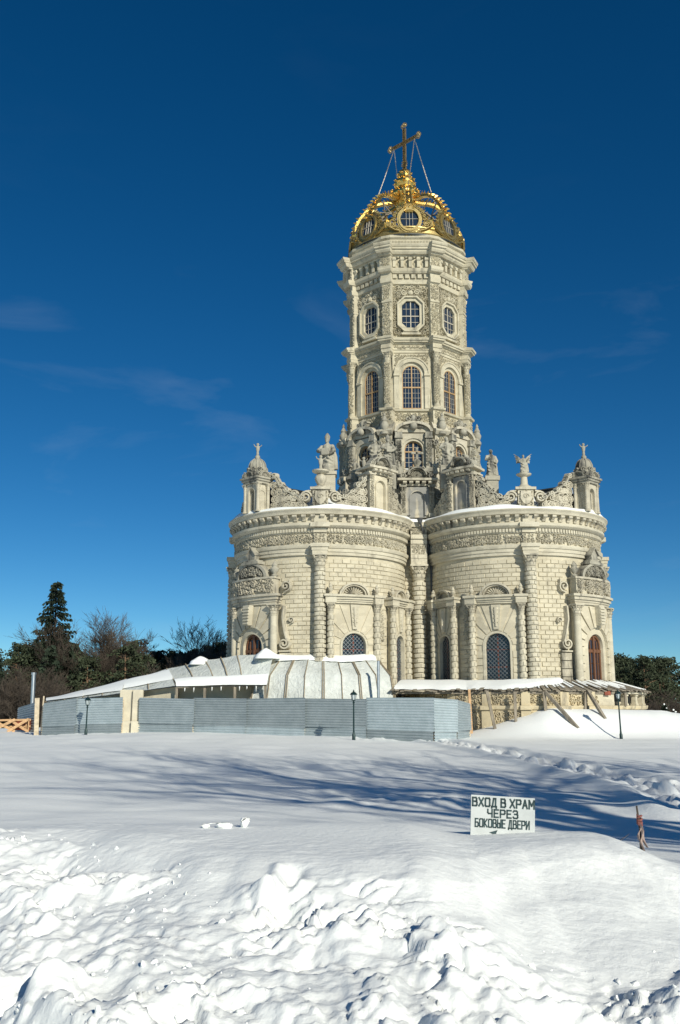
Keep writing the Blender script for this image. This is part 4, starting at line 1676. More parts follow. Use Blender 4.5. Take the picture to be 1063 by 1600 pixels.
on_faces(tower_window)
for k in range(8):
    b_ = PI / 8 + k * PI / 4
    if math.sin(b_) > .5:
        continue
    c = column_parts(church, 'tower_column', .19, 19.62, 23.32, .62, (4.02 * math.cos(b_), 4.02 * math.sin(b_), 0), b_, ('stone_t', 'stone_t'), None)
    mv = MB()
    rnd = random.Random(100 + k)
    mpv = lambda u, v, w: ((.19 + w) * math.cos(u / .19), (.19 + w) * math.sin(u / .19), v)
    carve(mv, mpv, -.30, .30, 19.9, 22.6, .085, -.005, .06, rnd, dens=1.4)
    tag(mv.build('vine_carving', M['stone_t'], c), kind='stuff')
    # obelisk-like vase in front of the pedestal
    mo = MB()
    mo.lathe([(.24, 17.8), (.26, 17.95), (.12, 18.02), (.22, 18.2), (.27, 18.4), (.16, 18.6), (.2, 18.68), (.07, 18.95), (.1, 19.0), (.01, 19.2)], 10,
             (4.62 * math.cos(b_), 4.62 * math.sin(b_)))
    mo.build('vase', M['stone_d'], church, 50)

# stage with the octagonal windows
mb = MB()
oct_ring(mb, [(3.50, 4.05, .34, 24.25), (3.55, 4.12, .36, 24.4), (3.42, 3.98, .30, 24.46), (3.42, 3.98, .30, 26.65), (3.42, 4.05, .33, 26.68), (3.42, 4.05, .33, 26.80), (3.42, 4.0, .31, 26.82),
              (3.42, 4.0, .31, 27.9), (3.5, 4.1, .35, 27.98)])
mb.build('tower_wall', M['stone_t'], church)
mb = MB()
oct_ring(mb, [(3.42, 4.0, .30, 27.95), (3.58, 4.16, .36, 27.98), (3.62, 4.2, .37, 28.26), (3.55, 4.13, .35, 28.28), (3.55, 4.13, .35, 28.60), (3.78, 4.36, .42, 28.63), (3.86, 4.44, .44, 28.75),
              (3.88, 4.46, .45, 28.95), (3.62, 4.2, .38, 28.98), (3.62, 4.2, .38, 29.72), (3.80, 4.4, .42, 29.76), (3.82, 4.42, .42, 29.84), (3.98, 4.58, .47, 29.86), (4.08, 4.66, .50, 29.98), (4.10, 4.68, .50, 30.10), (4.20, 4.78, .53, 30.12), (4.20, 4.78, .53, 30.24), (4.25, 4.83, .55, 30.26), (4.30, 4.88, .56, 30.36),
              (4.30, 4.88, .56, 30.44), (3.85, 4.2, .30, 30.50)])
mb.build('tower_cornice', M['stone_t'], church)
mb = MB()
oct_ring(mb, [(3.80, 4.0, .30, 30.45), (3.80, 4.0, .30, 30.58), (3.76, 3.96, .29, 30.60), (3.76, 3.96, .29, 30.96), (3.80, 4.0, .30, 30.98), (3.90, 4.1, .32, 31.05), (3.90, 4.1, .32, 31.22), (3.2, 3.4, .2, 31.26)])
mb.build('parapet', M['stone_t'], church)


def oct_window(par):
    mp = FM0(3.42)
    cz, rr = 25.9, .88
    mb = MB()

    def octp(r):
        g = r - .88
        w, h, c = .56 + g, .90 + g, .30 + g * .5
        return [(w - c, cz + h), (w, cz + h - c), (w, cz - h + c), (w - c, cz - h), (-w + c, cz - h), (-w, cz - h + c), (-w, cz + h - c), (-w + c, cz + h)]
    inner, outer = octp(rr)[::-1], octp(rr + .20)[::-1]
    inner.append(inner[0])
    outer.append(outer[0])
    mb.band(inner[::-1], outer[::-1], mp, .0, .20)
    o2 = octp(rr + .30)[::-1]
    o2.append(o2[0])
    mb.band(outer[::-1], o2[::-1], mp, .0, .33)
    w_ = mb.build('octagon_window', M['stone_t'], par)
    mb = MB()
    mb.prism(octp(rr + .02)[::-1], mp, .0, .04)
    mb.build('glass', M['glass'], w_)
    mb = MB()
    mb.cbox(mp, -.03, .03, cz - .93, cz + .93, .04, .09)
    mb.cbox(mp, -.55, .55, cz - .12, cz - .06, .04, .095)
    for u in (-.28, .28):
        mb.cbox(mp, u - .008, u + .008, cz - .8, cz + .8, .04, .075)
    for v in (cz - .5, cz + .4):
        mb.cbox(mp, -.5, .5, v - .012, v + .012, .04, .073)
    mb.build('mullion', M['mullion'], w_)
    rnd = random.Random(61)
    mb = MB()
    msk = lambda u, v: max(abs(u) / .88, abs(v - cz) / 1.22, (abs(u) / .88 + abs(v - cz) / 1.22) / 1.45) > 1.03
    carve(mb, mp, -1.16, 1.16, 24.5, 27.88, .14, -.005, .21, rnd, mask=msk, dens=1.5)
    # wreath around the frame and console under the sill
    for i in range(40):
        a = 2 * PI * i / 40
        mb.leaf(mp, .86 * math.cos(a), cz + 1.2 * math.sin(a), a + rnd.uniform(-.9, .9), .30, .10, .0, .30)
    mb.cbox(mp, -.5, .5, 24.62, 24.86, .0, .26)
    mb.cbox(mp, -.6, .6, 24.50, 24.62, .0, .32)
    mb.ball(mp(0, 27.35, .12), .2, 8, 6)
    for s_ in (-1, 1):
        mb.ridge(spiral(s_ * .42, 27.4, .2, 1.5, 0, s_, 14), mp, .06, .0, .2)
        for v in (24.9, 25.6, 26.3, 27.1, 27.6):
            mb.leaf(mp, s_ * 1.0, v, rnd.uniform(0, 6), .3, .09, .0, .2)
    tag(mb.build('carving', M['stone_t'], w_), kind='stuff')
    mb = MB()
    carve(mb, FM0(3.42), -1.4, 1.4, 26.9, 27.9, .1, .0, .08, rnd, dens=.4)
    tag(mb.build('panel_carving', M['stone_t'], w_), kind='stuff')
    # brackets and arcade under the cornice
    fmm = FM0(3.62)
    for i in range(5):
        u = (i - 2) * .52
        mb = MB()
        mb.cbox(fmm, u - .09, u + .09, 29.02, 29.70, .0, .26)
        mb.tube([fmm(u - .12, 29.55, .24), fmm(u + .12, 29.55, .24)], .11, 8)
        mb.tube([fmm(u - .10, 29.08, .10), fmm(u + .10, 29.08, .10)], .08, 8)
        mb.build('cornice_bracket', M['stone_t'], w_)
    mb = MB()
    for i in range(4):
        u = (i - 1.5) * .52
        mb.leaf(fmm, u, 29.1, PI / 2, .5, .12, .0, .1)
        mb.ball(fmm(u, 29.74, .12), .07, 7, 5)
    for i in range(6):
        u = (i - 2.5) * .40
        mb.cbox(FM0(3.55), u - .13, u + .13, 28.32, 28.58, .0, .17)
    tag(mb.build('dentils', M['stone_t'], w_), kind='stuff')
    mb = MB()
    for i in range(30):
        u = (i - 14.5) * .095
        mb.cbox(FM0(3.80), u - .02, u + .02, 30.6 + (i % 2) * .06, 30.9, .0, .018)
    tag(mb.build('parapet_carving', M['stone_t'], w_), kind='stuff')
    return w_


on_faces(oct_window)
# carving on the corner pilasters
mb = MB()
for k in range(8):
    b_ = PI / 8 + k * PI / 4
    if math.sin(b_) > .5:
        continue
    mp = flat_map(b_, 3.99)
    carve(mb, mp, -.29, .29, 24.5, 26.62, .10, -.01, .08, rnd, dens=1.4)
    carve(mb, flat_map(b_, 4.0), -.29, .29, 26.85, 27.88, .10, -.01, .08, rnd, dens=1.4)
    carve(mb, flat_map(b_, 4.2), -.34, .34, 29.0, 29.7, .10, -.01, .08, rnd, dens=1.4)
    carve(mb, flat_map(b_, 4.2), -.34, .34, 18.85, 19.4, .10, -.01, .08, rnd, dens=1.4)
    carve(mb, flat_map(b_, 4.45), -.4, .4, 15.7, 17.7, .13, -.02, .14, rnd, dens=1.4)
tag(mb.build('pilaster_carving', M['stone_t'], church), kind='stuff')

# ================================================================== gilded crown
crown = put('crown', None, church)
bpy.data.objects.remove(crown)
mb = MB()
mb.lathe([(3.78, 31.22), (3.92, 31.24), (3.98, 31.32), (3.94, 31.42), (3.86, 31.46), (3.84, 31.72), (3.92, 31.76), (3.92, 31.84), (3.74, 31.86), (3.70, 31.3)], 48, cap=False)
crown = mb.build('crown', M['gold_d'], church, 40)
mb = MB()
mb.lathe([(3.74, 31.20), (4.04, 31.20), (4.04, 31.25), (3.74, 31.25)], 48, cap=False)
mb.build('crown_base', M['roof'], crown, 40)


def crown_window(par):
    mp = flat_map(0.0, 3.80)
    rnd = random.Random(9)
    tilt = .16

    def tm(u, v, w):        # leaning inwards with height
        return mp(u, v, w - (v - 31.6) * tilt)
    cz, ra, rb = 32.38, .60, .74
    n = 24
    e = lambda r, k: [(ra * r * math.cos(2 * PI * i / n), cz + rb * r * math.sin(2 * PI * i / n)) for i in range(n + 1)]
    mb = MB()
    mb.band(e(1.0, 0), e(1.22, 0), tm, -.08, .14)
    mb.band(e(1.2, 0), e(1.36, 0), tm, -.08, .08)
    w_ = mb.build('oval_window', M['gold_d'], par)
    mb = MB()
    mb.prism(e(1.02, 0)[:-1], tm, -.06, .0)
    mb.build('glass', M['glass'], w_)
    mb = MB()
    mb.cbox(tm, -.012, .012, cz - .72, cz + .72, .0, .06)
    mb.cbox(tm, -.22, -.20, cz - .66, cz + .66, .0, .05)
    mb.cbox(tm, .20, .22, cz - .66, cz + .66, .0, .05)
    mb.cbox(tm, -.56, .56, cz + .05, cz + .07, .0, .055)
    mb.build('mullion', M['mullion'], w_)
    mb = MB()
    for i in range(26):
        a = 2 * PI * i / 26
        ln = .38 + .1 * (i % 2)
        mb.leaf(tm, ra * 1.33 * math.cos(a), cz + rb * 1.30 * math.sin(a), a + (.5 if math.cos(a) < 0 else -.5) * (1 if math.sin(a) > 0 else -1), ln, .10, .0, .12)
        mb.ridge(spiral(ra * 1.66 * math.cos(a), cz + rb * 1.5 * math.sin(a), .12, 1.2, a, rnd.choice((-1, 1)), 9), tm, .04, -.03, .08)
    for s_ in (-1, 1):
        mb.ridge(spiral(s_ * 1.12, 31.98, .20, 1.5, 0, s_, 14), tm, .06, -.02, .1)
        mb.ridge(spiral(s_ * 1.36, 32.1, .16, 1.5, 2, -s_, 12), tm, .05, -.02, .1)
        mb.ridge([(s_ * .6, 31.5), (s_ * 1.0, 31.62), (s_ * 1.5, 31.95)], tm, .06, -.02, .12)
    tag(mb.build('leaf_wreath', M['gold_d'], w_), kind='stuff')
    return w_


w0 = crown_window(crown)
ch = {}
for c in bpy.data.objects:
    if c.parent:
        ch.setdefault(c.parent.name, []).append(c)
for k in range(1, 8):
    c = copy_tree(w0, crown, ch)
    c.rotation_euler = (0, 0, k * PI / 4)

RIB = [(3.55, 32.9), (3.36, 33.6), (3.02, 34.3), (2.55, 34.9), (2.05, 35.28), (1.6, 35.42), (1.15, 35.45), (.7, 35.55)]
mb = MB()
for i in range(len(RIB) - 1):
    (r0, z0), (r1, z1) = RIB[i], RIB[i + 1]
    h0, h1 = .25 - .018 * i, .25 - .018 * (i + 1)
    tx, tz = r1 - r0, z1 - z0
    l = math.hypot(tx, tz)
    nx_, nz_ = tz / l * .16, -tx / l * .16
    mb.add([(r0, -h0, z0), (r0, h0, z0), (r1, h1, z1), (r1, -h1, z1), (r0 + nx_, -h0, z0 + nz_), (r0 + nx_, h0, z0 + nz_), (r1 + nx_, h1, z1 + nz_), (r1 + nx_, -h1, z1 + nz_)],
           [(0, 1, 2, 3), (7, 6, 5, 4), (0, 4, 5, 1), (3, 2, 6, 7), (0, 3, 7, 4), (1, 5, 6, 2)])
    for s_ in (-1, 1):
        for q in (0.25, .75):
            r, z = r0 + tx * q, z0 + tz * q
            hh = h0 + (h1 - h0) * q
            c0 = Vector((r + nx_, s_ * hh, z + nz_))
            mb.add([c0, c0 + Vector((tx / l * .22, 0, tz / l * .22)), c0 + Vector((nx_ * 1.1 - tx / l * .05, s_ * .16, nz_ * 1.1)), c0 + Vector((tx / l * .1 + nx_ * .9, -s_ * .03, tz / l * .1 + nz_ * .9))],
                   [(0, 1, 3), (1, 2, 3), (2, 0, 3), (0, 2, 1)])
    mb.ball((r0 + tx * .5 + nx_, 0, z0 + tz * .5 + nz_), .10, 7, 5)
me_rib = mb.mesh('rib', M['gold'])
mb = MB()
mb.tube([(3.4, 0, 32.5), (1.9, 0, 34.1), (.6, 0, 34.6)], .08, 5)
mb.tube([(2.5, .3, 34.7), (2.2, .1, 33.8), (1.3, 0, 34.35)], .05, 5)
mb.tube([(2.3, -.2, 35.0), (1.5, 0, 34.3)], .045, 5)
mb.tube([(3.2, .1, 33.6), (2.0, .3, 34.0)], .045, 5)
me_strut = mb.mesh('strut', M['wood_old'])
for k in range(8):
    put('rib', me_rib, crown, None, k * PI / 4)
    put('strut', me_strut, crown, None, k * PI / 4)
    # fleuron between the windows
mb = MB()
mpf = flat_map(0.0, 3.88)
for a, ln in ((PI / 2, .75), (PI / 2 + .75, .55), (PI / 2 - .75, .55), (PI / 2 + 1.6, .4), (PI / 2 - 1.6, .4)):
    mb.leaf(mpf, 0, 32.05, a, ln, .14, -.05, .12)
mb.ball(mpf(0, 32.0, .05), .16, 8, 6)
mb.cbox(mpf, -.12, .12, 31.75, 32.0, -.05, .08)
me_fl = mb.mesh('fleuron', M['gold'])
for k in range(8):
    put('fleuron', me_fl, crown, None, PI / 8 + k * PI / 4)
mb = MB()
mb.lathe([(.55, 34.5), (.62, 34.7), (.5, 35.0), (.55, 35.5), (.75, 35.75), (.95, 35.95), (1.0, 36.2), (.9, 36.42), (.62, 36.6), (.55, 36.75), (.66, 36.95), (.70, 37.15), (.6, 37.35), (.42, 37.5), (.40, 37.62),
          (.46, 37.75), (.42, 37.95), (.25, 38.1), (.12, 38.2)], 20, mod=lambda a, z: 1 + .06 * math.cos(8 * a))
rnd = random.Random(3)
for (zz, rr, nn, sz) in ((35.95, .98, 12, .26), (36.35, .95, 12, .24), (36.95, .68, 9, .24), (37.3, .63, 9, .2), (37.75, .46, 7, .18), (35.5, .62, 9, .2)):
    for i in range(nn):
        a = 2 * PI * (i + .5 * (zz > 36.1)) / nn
        mpk = flat_map(a, rr)
        mb.leaf(mpk, 0, zz - .1, PI / 2, sz * 1.3, sz * .4, -.08, .16)
        mb.ball((rr * 1.05 * math.cos(a + .2), rr * 1.05 * math.sin(a + .2), zz), sz * .28, 6, 5)
mb.build('finial', M['gold'], crown, 40)

# ---- cross with chains
crz = thing('crown_cross', 'dark filigree cross on top of the gilded crown', 'cross', (4.5, 61, 38.15), R_(-45))
mb = MB()
CW = .115


def filigree(mb, p, q, hw):
    d = Vector(q) - Vector(p)
    l = d.length
    t = d.normalized()
    sd = Vector((1, 0, 0)) if abs(t.z) > .5 else Vector((0, 0, 1))
    for s_ in (-1, 1):
        mb.bar(Vector(p) + sd * hw * s_, Vector(q) + sd * hw * s_, .045)
        mb.bar(Vector(p) + sd * hw * s_ + Vector((0, .07, 0)), Vector(q) + sd * hw * s_ + Vector((0, .07, 0)), .03)
    k = int(l / .17)
    for i in range(k):
        c = Vector(p) + t * (i + .5) * l / k
        mp = lambda u, v, w: tuple(c + t * u + sd * v + Vector((0, w, 0)))
        mb.ridge(spiral(0, 0, hw * .85, 1.2, i * 1.1, (-1) ** i, 9), mp, .03, -.04, .04)
        mb.leaf(mp, -.05, 0, (i % 2) * PI, .16, .07, -.03, .05)


filigree(mb, (0, 0, 0), (0, 0, 3.2), CW)
mb.build('upright', M['cross'], crz)
mb = MB()
filigree(mb, (-1.15, 0, 2.1), (1.15, 0, 2.1), CW * .9)
mb.build('cross_arm', M['cross'], crz)
for (x, z, a) in ((0, 3.3, PI / 2), (-1.2, 2.1, PI), (1.2, 2.1, 0)):
    mb = MB()
    for da in (-1.25, 0, 1.25):
        cx, cz = x + .13 * math.cos(a + da) + .06 * math.cos(a), z + .13 * math.sin(a + da) + .06 * math.sin(a)
        mb.tube([(cx + .13 * math.cos(q * PI / 5), 0, cz + .13 * math.sin(q * PI / 5)) for q in range(11)], .036, 5)
        mb.ball((cx, 0, cz), .06, 6, 5)
    mb.build('trefoil_end', M['cross'], crz)
mb = MB()
for i in range(6):
    mb.ball((.2 * (-1) ** i, 0, .25 + .08 * i), .05, 6, 4)
mb.tube([(-.28, 0, .42), (-.1, 0, .3), (.1, 0, .3), (.28, 0, .42)], .04, 5)
mb.build('crescent_ornament', M['cross'], crz)
for (sx, ax, ay) in ((-1, -1, 1), (-1, -1, -1), (1, 1, 1), (1, 1, -1)):
    top = Vector((sx * .95, 0, 2.0))
    a = math.atan2(ay, ax)
    bot = Vector((2.15 * math.cos(a), 2.15 * math.sin(a), -2.8))
    mb = MB()
    k = 40
    for i in range(k):
        t0, t1 = i / k, (i + .8) / k
        sag = lambda t: -.12 * math.sin(PI * t)
        p = top.lerp(bot, t0) + Vector((0, 0, sag(t0)))
        q = top.lerp(bot, t1) + Vector((0, 0, sag(t1)))
        mb.bar(p, q, .035 if i % 2 else .05)
    mb.build('chain', M['chain'], crz)
# ================================================================== statues on the church
def statue(name, label, loc, rz, h, pose='robed', mat='stone_g', group=None, seed=0):
    """draped figure, feet at loc, facing local -Y; fused into one surface"""
    rnd = random.Random(seed)
    mb = MB()
    f = lambda a, z: 1 + .10 * math.sin(5 * a + z * 2.2) + .06 * math.sin(9 * a - z * 3)
    s = h / 1.8
    P = lambda x, y, z: (x * s, y * s, z * s)
    if pose == 'cherub':
        mb.lathe([(.17 * s, 0), (.20 * s, .25 * s), (.16 * s, .5 * s), (.24 * s, .8 * s), (.27 * s, 1.05 * s), (.22 * s, 1.3 * s), (.09 * s, 1.38 * s)], 14, sc=(1, .8), mod=f)
        mb.ball(P(0, -.03, 1.56), .21 * s, 10, 8)
        mb.tube([P(-.22, 0, 1.22), P(-.45, -.08, 1.35), P(-.55, -.1, 1.6)], [.09 * s, .075 * s, .06 * s], 7)
        mb.tube([P(.22, 0, 1.22), P(.45, -.1, 1.3), P(.6, -.12, 1.48)], [.09 * s, .075 * s, .06 * s], 7)
    else:
        lean = .12 if pose == 'bishop' else .04
        mb.lathe([(.30 * s, 0), (.34 * s, .12 * s), (.28 * s, .5 * s), (.25 * s, .85 * s), (.22 * s, 1.02 * s), (.27 * s, 1.25 * s), (.26 * s, 1.38 * s), (.10 * s, 1.48 * s), (.075 * s, 1.56 * s)], 18,
                 sc=(1.0, .78), mod=f)
        mb.ball(P(.0, -.03, 1.66), .125 * s, 10, 8, (.9, 1, 1.15))
        mb.ball(P(.0, .02, 1.70), .125 * s, 8, 6)
        mb.ball(P(0, -.11, 1.60), .07 * s, 7, 5, (1, .8, 1.3))
        # arms in sleeves
        if pose == 'angel':
            mb.tube([P(-.25, 0, 1.36), P(-.42, -.12, 1.12), P(-.25, -.30, 1.0)], [.10 * s, .09 * s, .07 * s], 8)
            mb.tube([P(.25, 0, 1.36), P(.45, -.12, 1.25), P(.5, -.3, 1.5)], [.10 * s, .09 * s, .06 * s], 8)
        elif pose == 'bishop':
            mb.tube([P(-.25, 0, 1.36), P(-.42, -.15, 1.1), P(-.2, -.34, 1.05)], [.11 * s, .12 * s, .08 * s], 8)
            mb.tube([P(.25, 0, 1.36), P(.40, -.15, 1.08), P(.22, -.32, .9)], [.11 * s, .12 * s, .08 * s], 8)
            mb.box(-.17 * s, .2 * s, -.42 * s, -.30 * s, .82 * s, 1.18 * s)
            mb.lathe([(.14 * s, 1.74 * s), (.15 * s, 1.84 * s), (.08 * s, 1.98 * s), (.02 * s, 2.05 * s)], 10, sc=(1, .7))
        else:
            mb.tube([P(-.25, 0, 1.36), P(-.40, -.1, 1.1), P(-.12, -.30, 1.2)], [.11 * s, .10 * s, .07 * s], 8)
            mb.tube([P(.25, 0, 1.36), P(.38, -.05, 1.05), P(.24, -.26, .85)], [.11 * s, .10 * s, .07 * s], 8)
        # mantle swags
        for i in range(5):
            a0 = rnd.uniform(-.3, .3)
            mb.tube([P(-.3, -.05, 1.1 - i * .2), P(-.05 + a0, -.27, .92 - i * .19), P(.3, -.06, .75 - i * .16)], .055 * s, 6)
        mb.tube([P(.2, .1, 1.4), P(.34, .15, .8), P(.42, .1, .15)], [.1 * s, .14 * s, .12 * s], 7)
    if pose in ('angel',):
        for s_ in (-1, 1):
            for q in range(5):
                mb.tube([P(s_ * .1, .14, 1.25 - q * .03), P(s_ * (.45 + q * .04), .22, 1.62 - q * .13), P(s_ * (.85 - q * .06), .24, 1.95 - q * .24)],
                        [.07 * s, .085 * s, .03 * s], 6)
    me = mb.mesh(name, M[mat])
    o = put(name, me, None, loc, rz)
    md = o.modifiers.new('fuse', 'REMESH')
    md.mode = 'VOXEL'
    md.voxel_size = .032 * max(s, .6)
    md.use_smooth_shade = True
    return tag(o, label, 'statue', group)


CX, CY = 4.5, 61.0


def at(x, y, z):
    return (CX + x, CY + y, z)


def lobe_at(L, th, r, z):
    p = lobe_pt(L, th, r)
    return (CX + p[0], CY + p[1], z)


def pier(name, label, loc, prof, n, mat, cat='pedestal'):
    mb = MB()
    mb.lathe(prof, n, a0=PI / 4, a1=PI / 4 + 2 * PI)
    return tag(mb.build(name, M[mat], None, 40 if n > 8 else None, loc), label, cat)


# large figure on a tall block, left of the drum
mb = MB()
mb.box(-.48, .48, -.45, .45, 12.2, 14.75)
mb.box(-.56, .56, -.53, .53, 14.755, 14.95)
mb.build('statue_plinth', M['stone_g'], church, None, (-5.25, -6.0, 0))
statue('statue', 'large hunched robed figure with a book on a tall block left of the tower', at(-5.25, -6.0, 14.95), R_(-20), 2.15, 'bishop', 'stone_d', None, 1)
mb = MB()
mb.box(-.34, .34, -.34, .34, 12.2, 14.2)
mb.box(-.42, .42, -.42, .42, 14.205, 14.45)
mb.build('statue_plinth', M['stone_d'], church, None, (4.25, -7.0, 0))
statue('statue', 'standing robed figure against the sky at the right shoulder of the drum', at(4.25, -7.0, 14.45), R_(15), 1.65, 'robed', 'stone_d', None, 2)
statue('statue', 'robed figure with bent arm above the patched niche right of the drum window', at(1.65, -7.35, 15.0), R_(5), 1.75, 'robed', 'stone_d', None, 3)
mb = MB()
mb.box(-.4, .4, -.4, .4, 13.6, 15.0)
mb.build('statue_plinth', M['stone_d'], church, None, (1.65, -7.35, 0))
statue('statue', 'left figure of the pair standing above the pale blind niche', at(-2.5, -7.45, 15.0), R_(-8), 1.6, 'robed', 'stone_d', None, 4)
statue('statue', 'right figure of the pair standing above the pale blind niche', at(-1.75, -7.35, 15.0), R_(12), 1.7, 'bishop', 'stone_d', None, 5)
mb = MB()
mb.box(-.8, .8, -.4, .4, 13.6, 15.0)
mb.build('statue_plinth', M['stone_d'], church, None, (-2.1, -7.35, 0))

# vase with a cherub, and the winged angel on its column
PA = lobe_at(FL, R_(45), 4.3, 13.14)
mb = MB()
mb.lathe([(.34, 0), (.34, .10), (.16, .16), (.2, .22), (.30, .42), (.32, .58), (.26, .7), (.16, .78), (.22, .80), (.46, .92), (.48, 1.0), (.3, 1.05)], 18)
tag(mb.build('vase', M['stone_g'], None, 45, PA), 'round stone vase on the shield pedestal of the left lobe', 'vase')
statue('statue', 'small cherub standing on the round vase above the left lobe', (PA[0], PA[1], PA[2] + 1.05), 0, .85, 'cherub', 'stone_d', None, 6)
PB = lobe_at(FR, -R_(45), 4.3, 13.14)
mb = MB()
mb.lathe([(.40, 0), (.40, .08), (.26, .14), (.21, .22), (.18, .55), (.17, .62), (.24, .66), (.40, .74), (.42, .80), (.2, .84)], 18)
tag(mb.build('pedestal_column', M['stone_g'], None, 45, PB), 'short stone column under the winged angel on the right lobe', 'pedestal')
statue('statue', 'angel with spread wings on a short column above the right lobe', (PB[0], PB[1], PB[2] + .84), 0, 1.05, 'angel', 'stone_d', None, 7)
for L, w in ((FL, 'left'), (FR, 'right')):
    p = lobe_at(L, 0, 5.0, 15.2)
    statue('statue', 'tiny figure on the dome of the %s corner turret' % w, p, 0, .72, 'cherub', 'stone_d', None, 8)
# small figures crowding the pediments round the drum
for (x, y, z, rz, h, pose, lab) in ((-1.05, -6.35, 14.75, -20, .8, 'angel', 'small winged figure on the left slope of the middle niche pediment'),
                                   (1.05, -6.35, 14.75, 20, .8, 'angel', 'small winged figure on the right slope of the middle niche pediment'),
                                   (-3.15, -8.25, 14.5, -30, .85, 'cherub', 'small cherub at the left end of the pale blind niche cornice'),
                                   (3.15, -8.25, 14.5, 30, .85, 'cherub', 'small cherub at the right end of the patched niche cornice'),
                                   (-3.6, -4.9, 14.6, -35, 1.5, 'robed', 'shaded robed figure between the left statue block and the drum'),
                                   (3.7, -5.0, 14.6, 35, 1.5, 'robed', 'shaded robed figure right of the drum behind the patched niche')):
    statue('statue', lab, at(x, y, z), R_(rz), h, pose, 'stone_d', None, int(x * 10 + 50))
for (x, y) in ((-3.6, -4.9), (3.7, -5.0)):
    mb = MB()
    mb.box(-.35, .35, -.35, .35, 12.2, 14.6)
    mb.build('statue_plinth', M['stone_d'], church, None, (x, y, 0))
# urn with a small cross over the middle niche
mb = MB()
mb.lathe([(.26, 0), (.28, .08), (.12, .14), (.24, .3), (.28, .42), (.14, .55), (.05, .62), (.05, .7)], 14)
mb.bar((0, 0, .65), (0, 0, 1.15), .10)
mb.bar((-.26, 0, .94), (.26, 0, .94), .10)
for (x, z) in ((-.28, .94), (.28, .94), (0, 1.17)):
    mb.ball((x, 0, z), .09, 7, 5)
tag(mb.build('urn_with_cross', M['stone_d'], None, 45, at(0, -6.4, 15.1)), 'small stone cross on an urn in front of the drum window', 'cross')

# ================================================================== terrace, plinth and canopy
TR = 6.9
mb = MB()
for L in (FR, FL):
    mm = Matrix.Rotation(L, 4, 'Z')
    s0 = len(mb.v)
    mb.lathe([(TR, -1.2), (TR, 1.30), (TR + .10, 1.34), (TR + .14, 1.46), (TR + .14, 1.52), (3.0, 1.53)], 90, LC, cap=False)
    for i in range(s0, len(mb.v)):
        mb.v[i] = tuple(mm @ Vector(mb.v[i]))
mb.box(-3.2, 3.2, -10.6, -4, -1.2, 1.525)
mb.build('terrace', M['plinth'], church, 30)
TM = lambda th: lobe_map(th, TR)
mb = MB()
rnd = random.Random(14)
mp = TM(R_(-80))
for t0 in range(-118, -22, 8):
    mp = TM(R_(t0 + 4))
    hw = R_(4) * TR
    carve(mb, mp, -hw, hw, -.35, 1.28, .17, -.02, .13, rnd, dens=1.25)
tag(mb.build('plinth_carving', M['plinth'], church, None, None, FR), kind='stuff')
mb = MB()
mp = TM(R_(-70))
mb.cbox(TM(R_(-75)), -R_(52) * TR, R_(52) * TR, 1.525, 2.15, -.32, -.02, 40)
pw = mb.build('parapet', M['plinth'], church, None, None, FR)
mb = MB()
for t0 in range(-124, -26, 8):
    mp = TM(R_(t0 + 4))
    hw = R_(4) * TR
    carve(mb, mp, -hw * .97, hw * .97, 1.56, 2.12, .15, -.03, .12, rnd, dens=1.3)
tag(mb.build('parapet_carving', M['plinth'], pw), kind='stuff')
for t in (-100, -84, -68, -52, -36, -24):
    mb = MB()
    mb.cbox(TM(R_(t)), -.24, .24, -.4, 1.29, -.1, .16)
    mb.cbox(TM(R_(t)), -.22, .22, 1.53, 2.2, -.1, .10)
    mb.cbox(TM(R_(t)), -.27, .27, 1.31, 1.525, -.1, .26)
    mb.build('plinth_pilaster', M['plinth'], church, None, None, FR)
# plain wall and open balustrade piers by the right portal
mb = MB()
mb.cbox(TM(R_(-17)), -R_(6.2) * TR, R_(6.2) * TR, 1.525, 2.12, -.3, .0, 8)
mb.build('plain_parapet', M['stone_w'], church, None, None, FR)
for t in (-2, 8, 18, 27, 36, 44):
    mb = MB()
    mp = TM(R_(t))
    mb.cbox(mp, -.13, .13, 1.53, 2.08, -.26, -.02)
    mb.cbox(mp, -.17, .17, 1.53, 1.62, -.30, .02)
    mb.cbox(mp, -.17, .17, 2.0, 2.1, -.30, .02)
    mb.build('balustrade_pier', M['stone_w'], church, None, None, FR)
mb = MB()
mb.cbox(TM(R_(19)), -R_(24) * TR, R_(24) * TR, 2.105, 2.20, -.34, .10, 20)
mb.build('handrail', M['stone_w'], church, None, None, FR)
mb = MB()
mb.cbox(lobe_map(R_(2), 5.9), -.9, .9, 1.53, 1.72, -.5, .3, 6)
mb.cbox(lobe_map(R_(2), 5.9), -.8, .8, 1.725, 1.9, -.5, .1, 6)
mb.build('porch_step', M['stone_w'], church, None, None, FR)

# ---- boarded canopy round the right lobe
canopy = thing('board_canopy', 'snow-covered lean-to roof of grey boards round the right lobe', 'canopy', (CX, CY, 0))
crn = random.Random(23)


def eave(t):
    """t 0..1 from left to right: wall point and eave point"""
    if t < .22:
        k = t / .22
        e0, e1 = (-1.9, -11.35), (2.1, -11.55)
        w0_, w1_ = (-1.2, -8.2), (2.3, -9.2)
        return (w0_[0] + (w1_[0] - w0_[0]) * k, w0_[1] + (w1_[1] - w0_[1]) * k), (e0[0] + (e1[0] - e0[0]) * k, e0[1] + (e1[1] - e0[1]) * k)
    k = (t - .22) / .78
    th = FR + R_(-75 + 118 * k)
    c = rot2((DL, 0), FR)
    return (c[0] + 5.25 * math.cos(th), c[1] + 5.25 * math.sin(th)), (c[0] + 7.12 * math.cos(th), c[1] + 7.12 * math.sin(th))


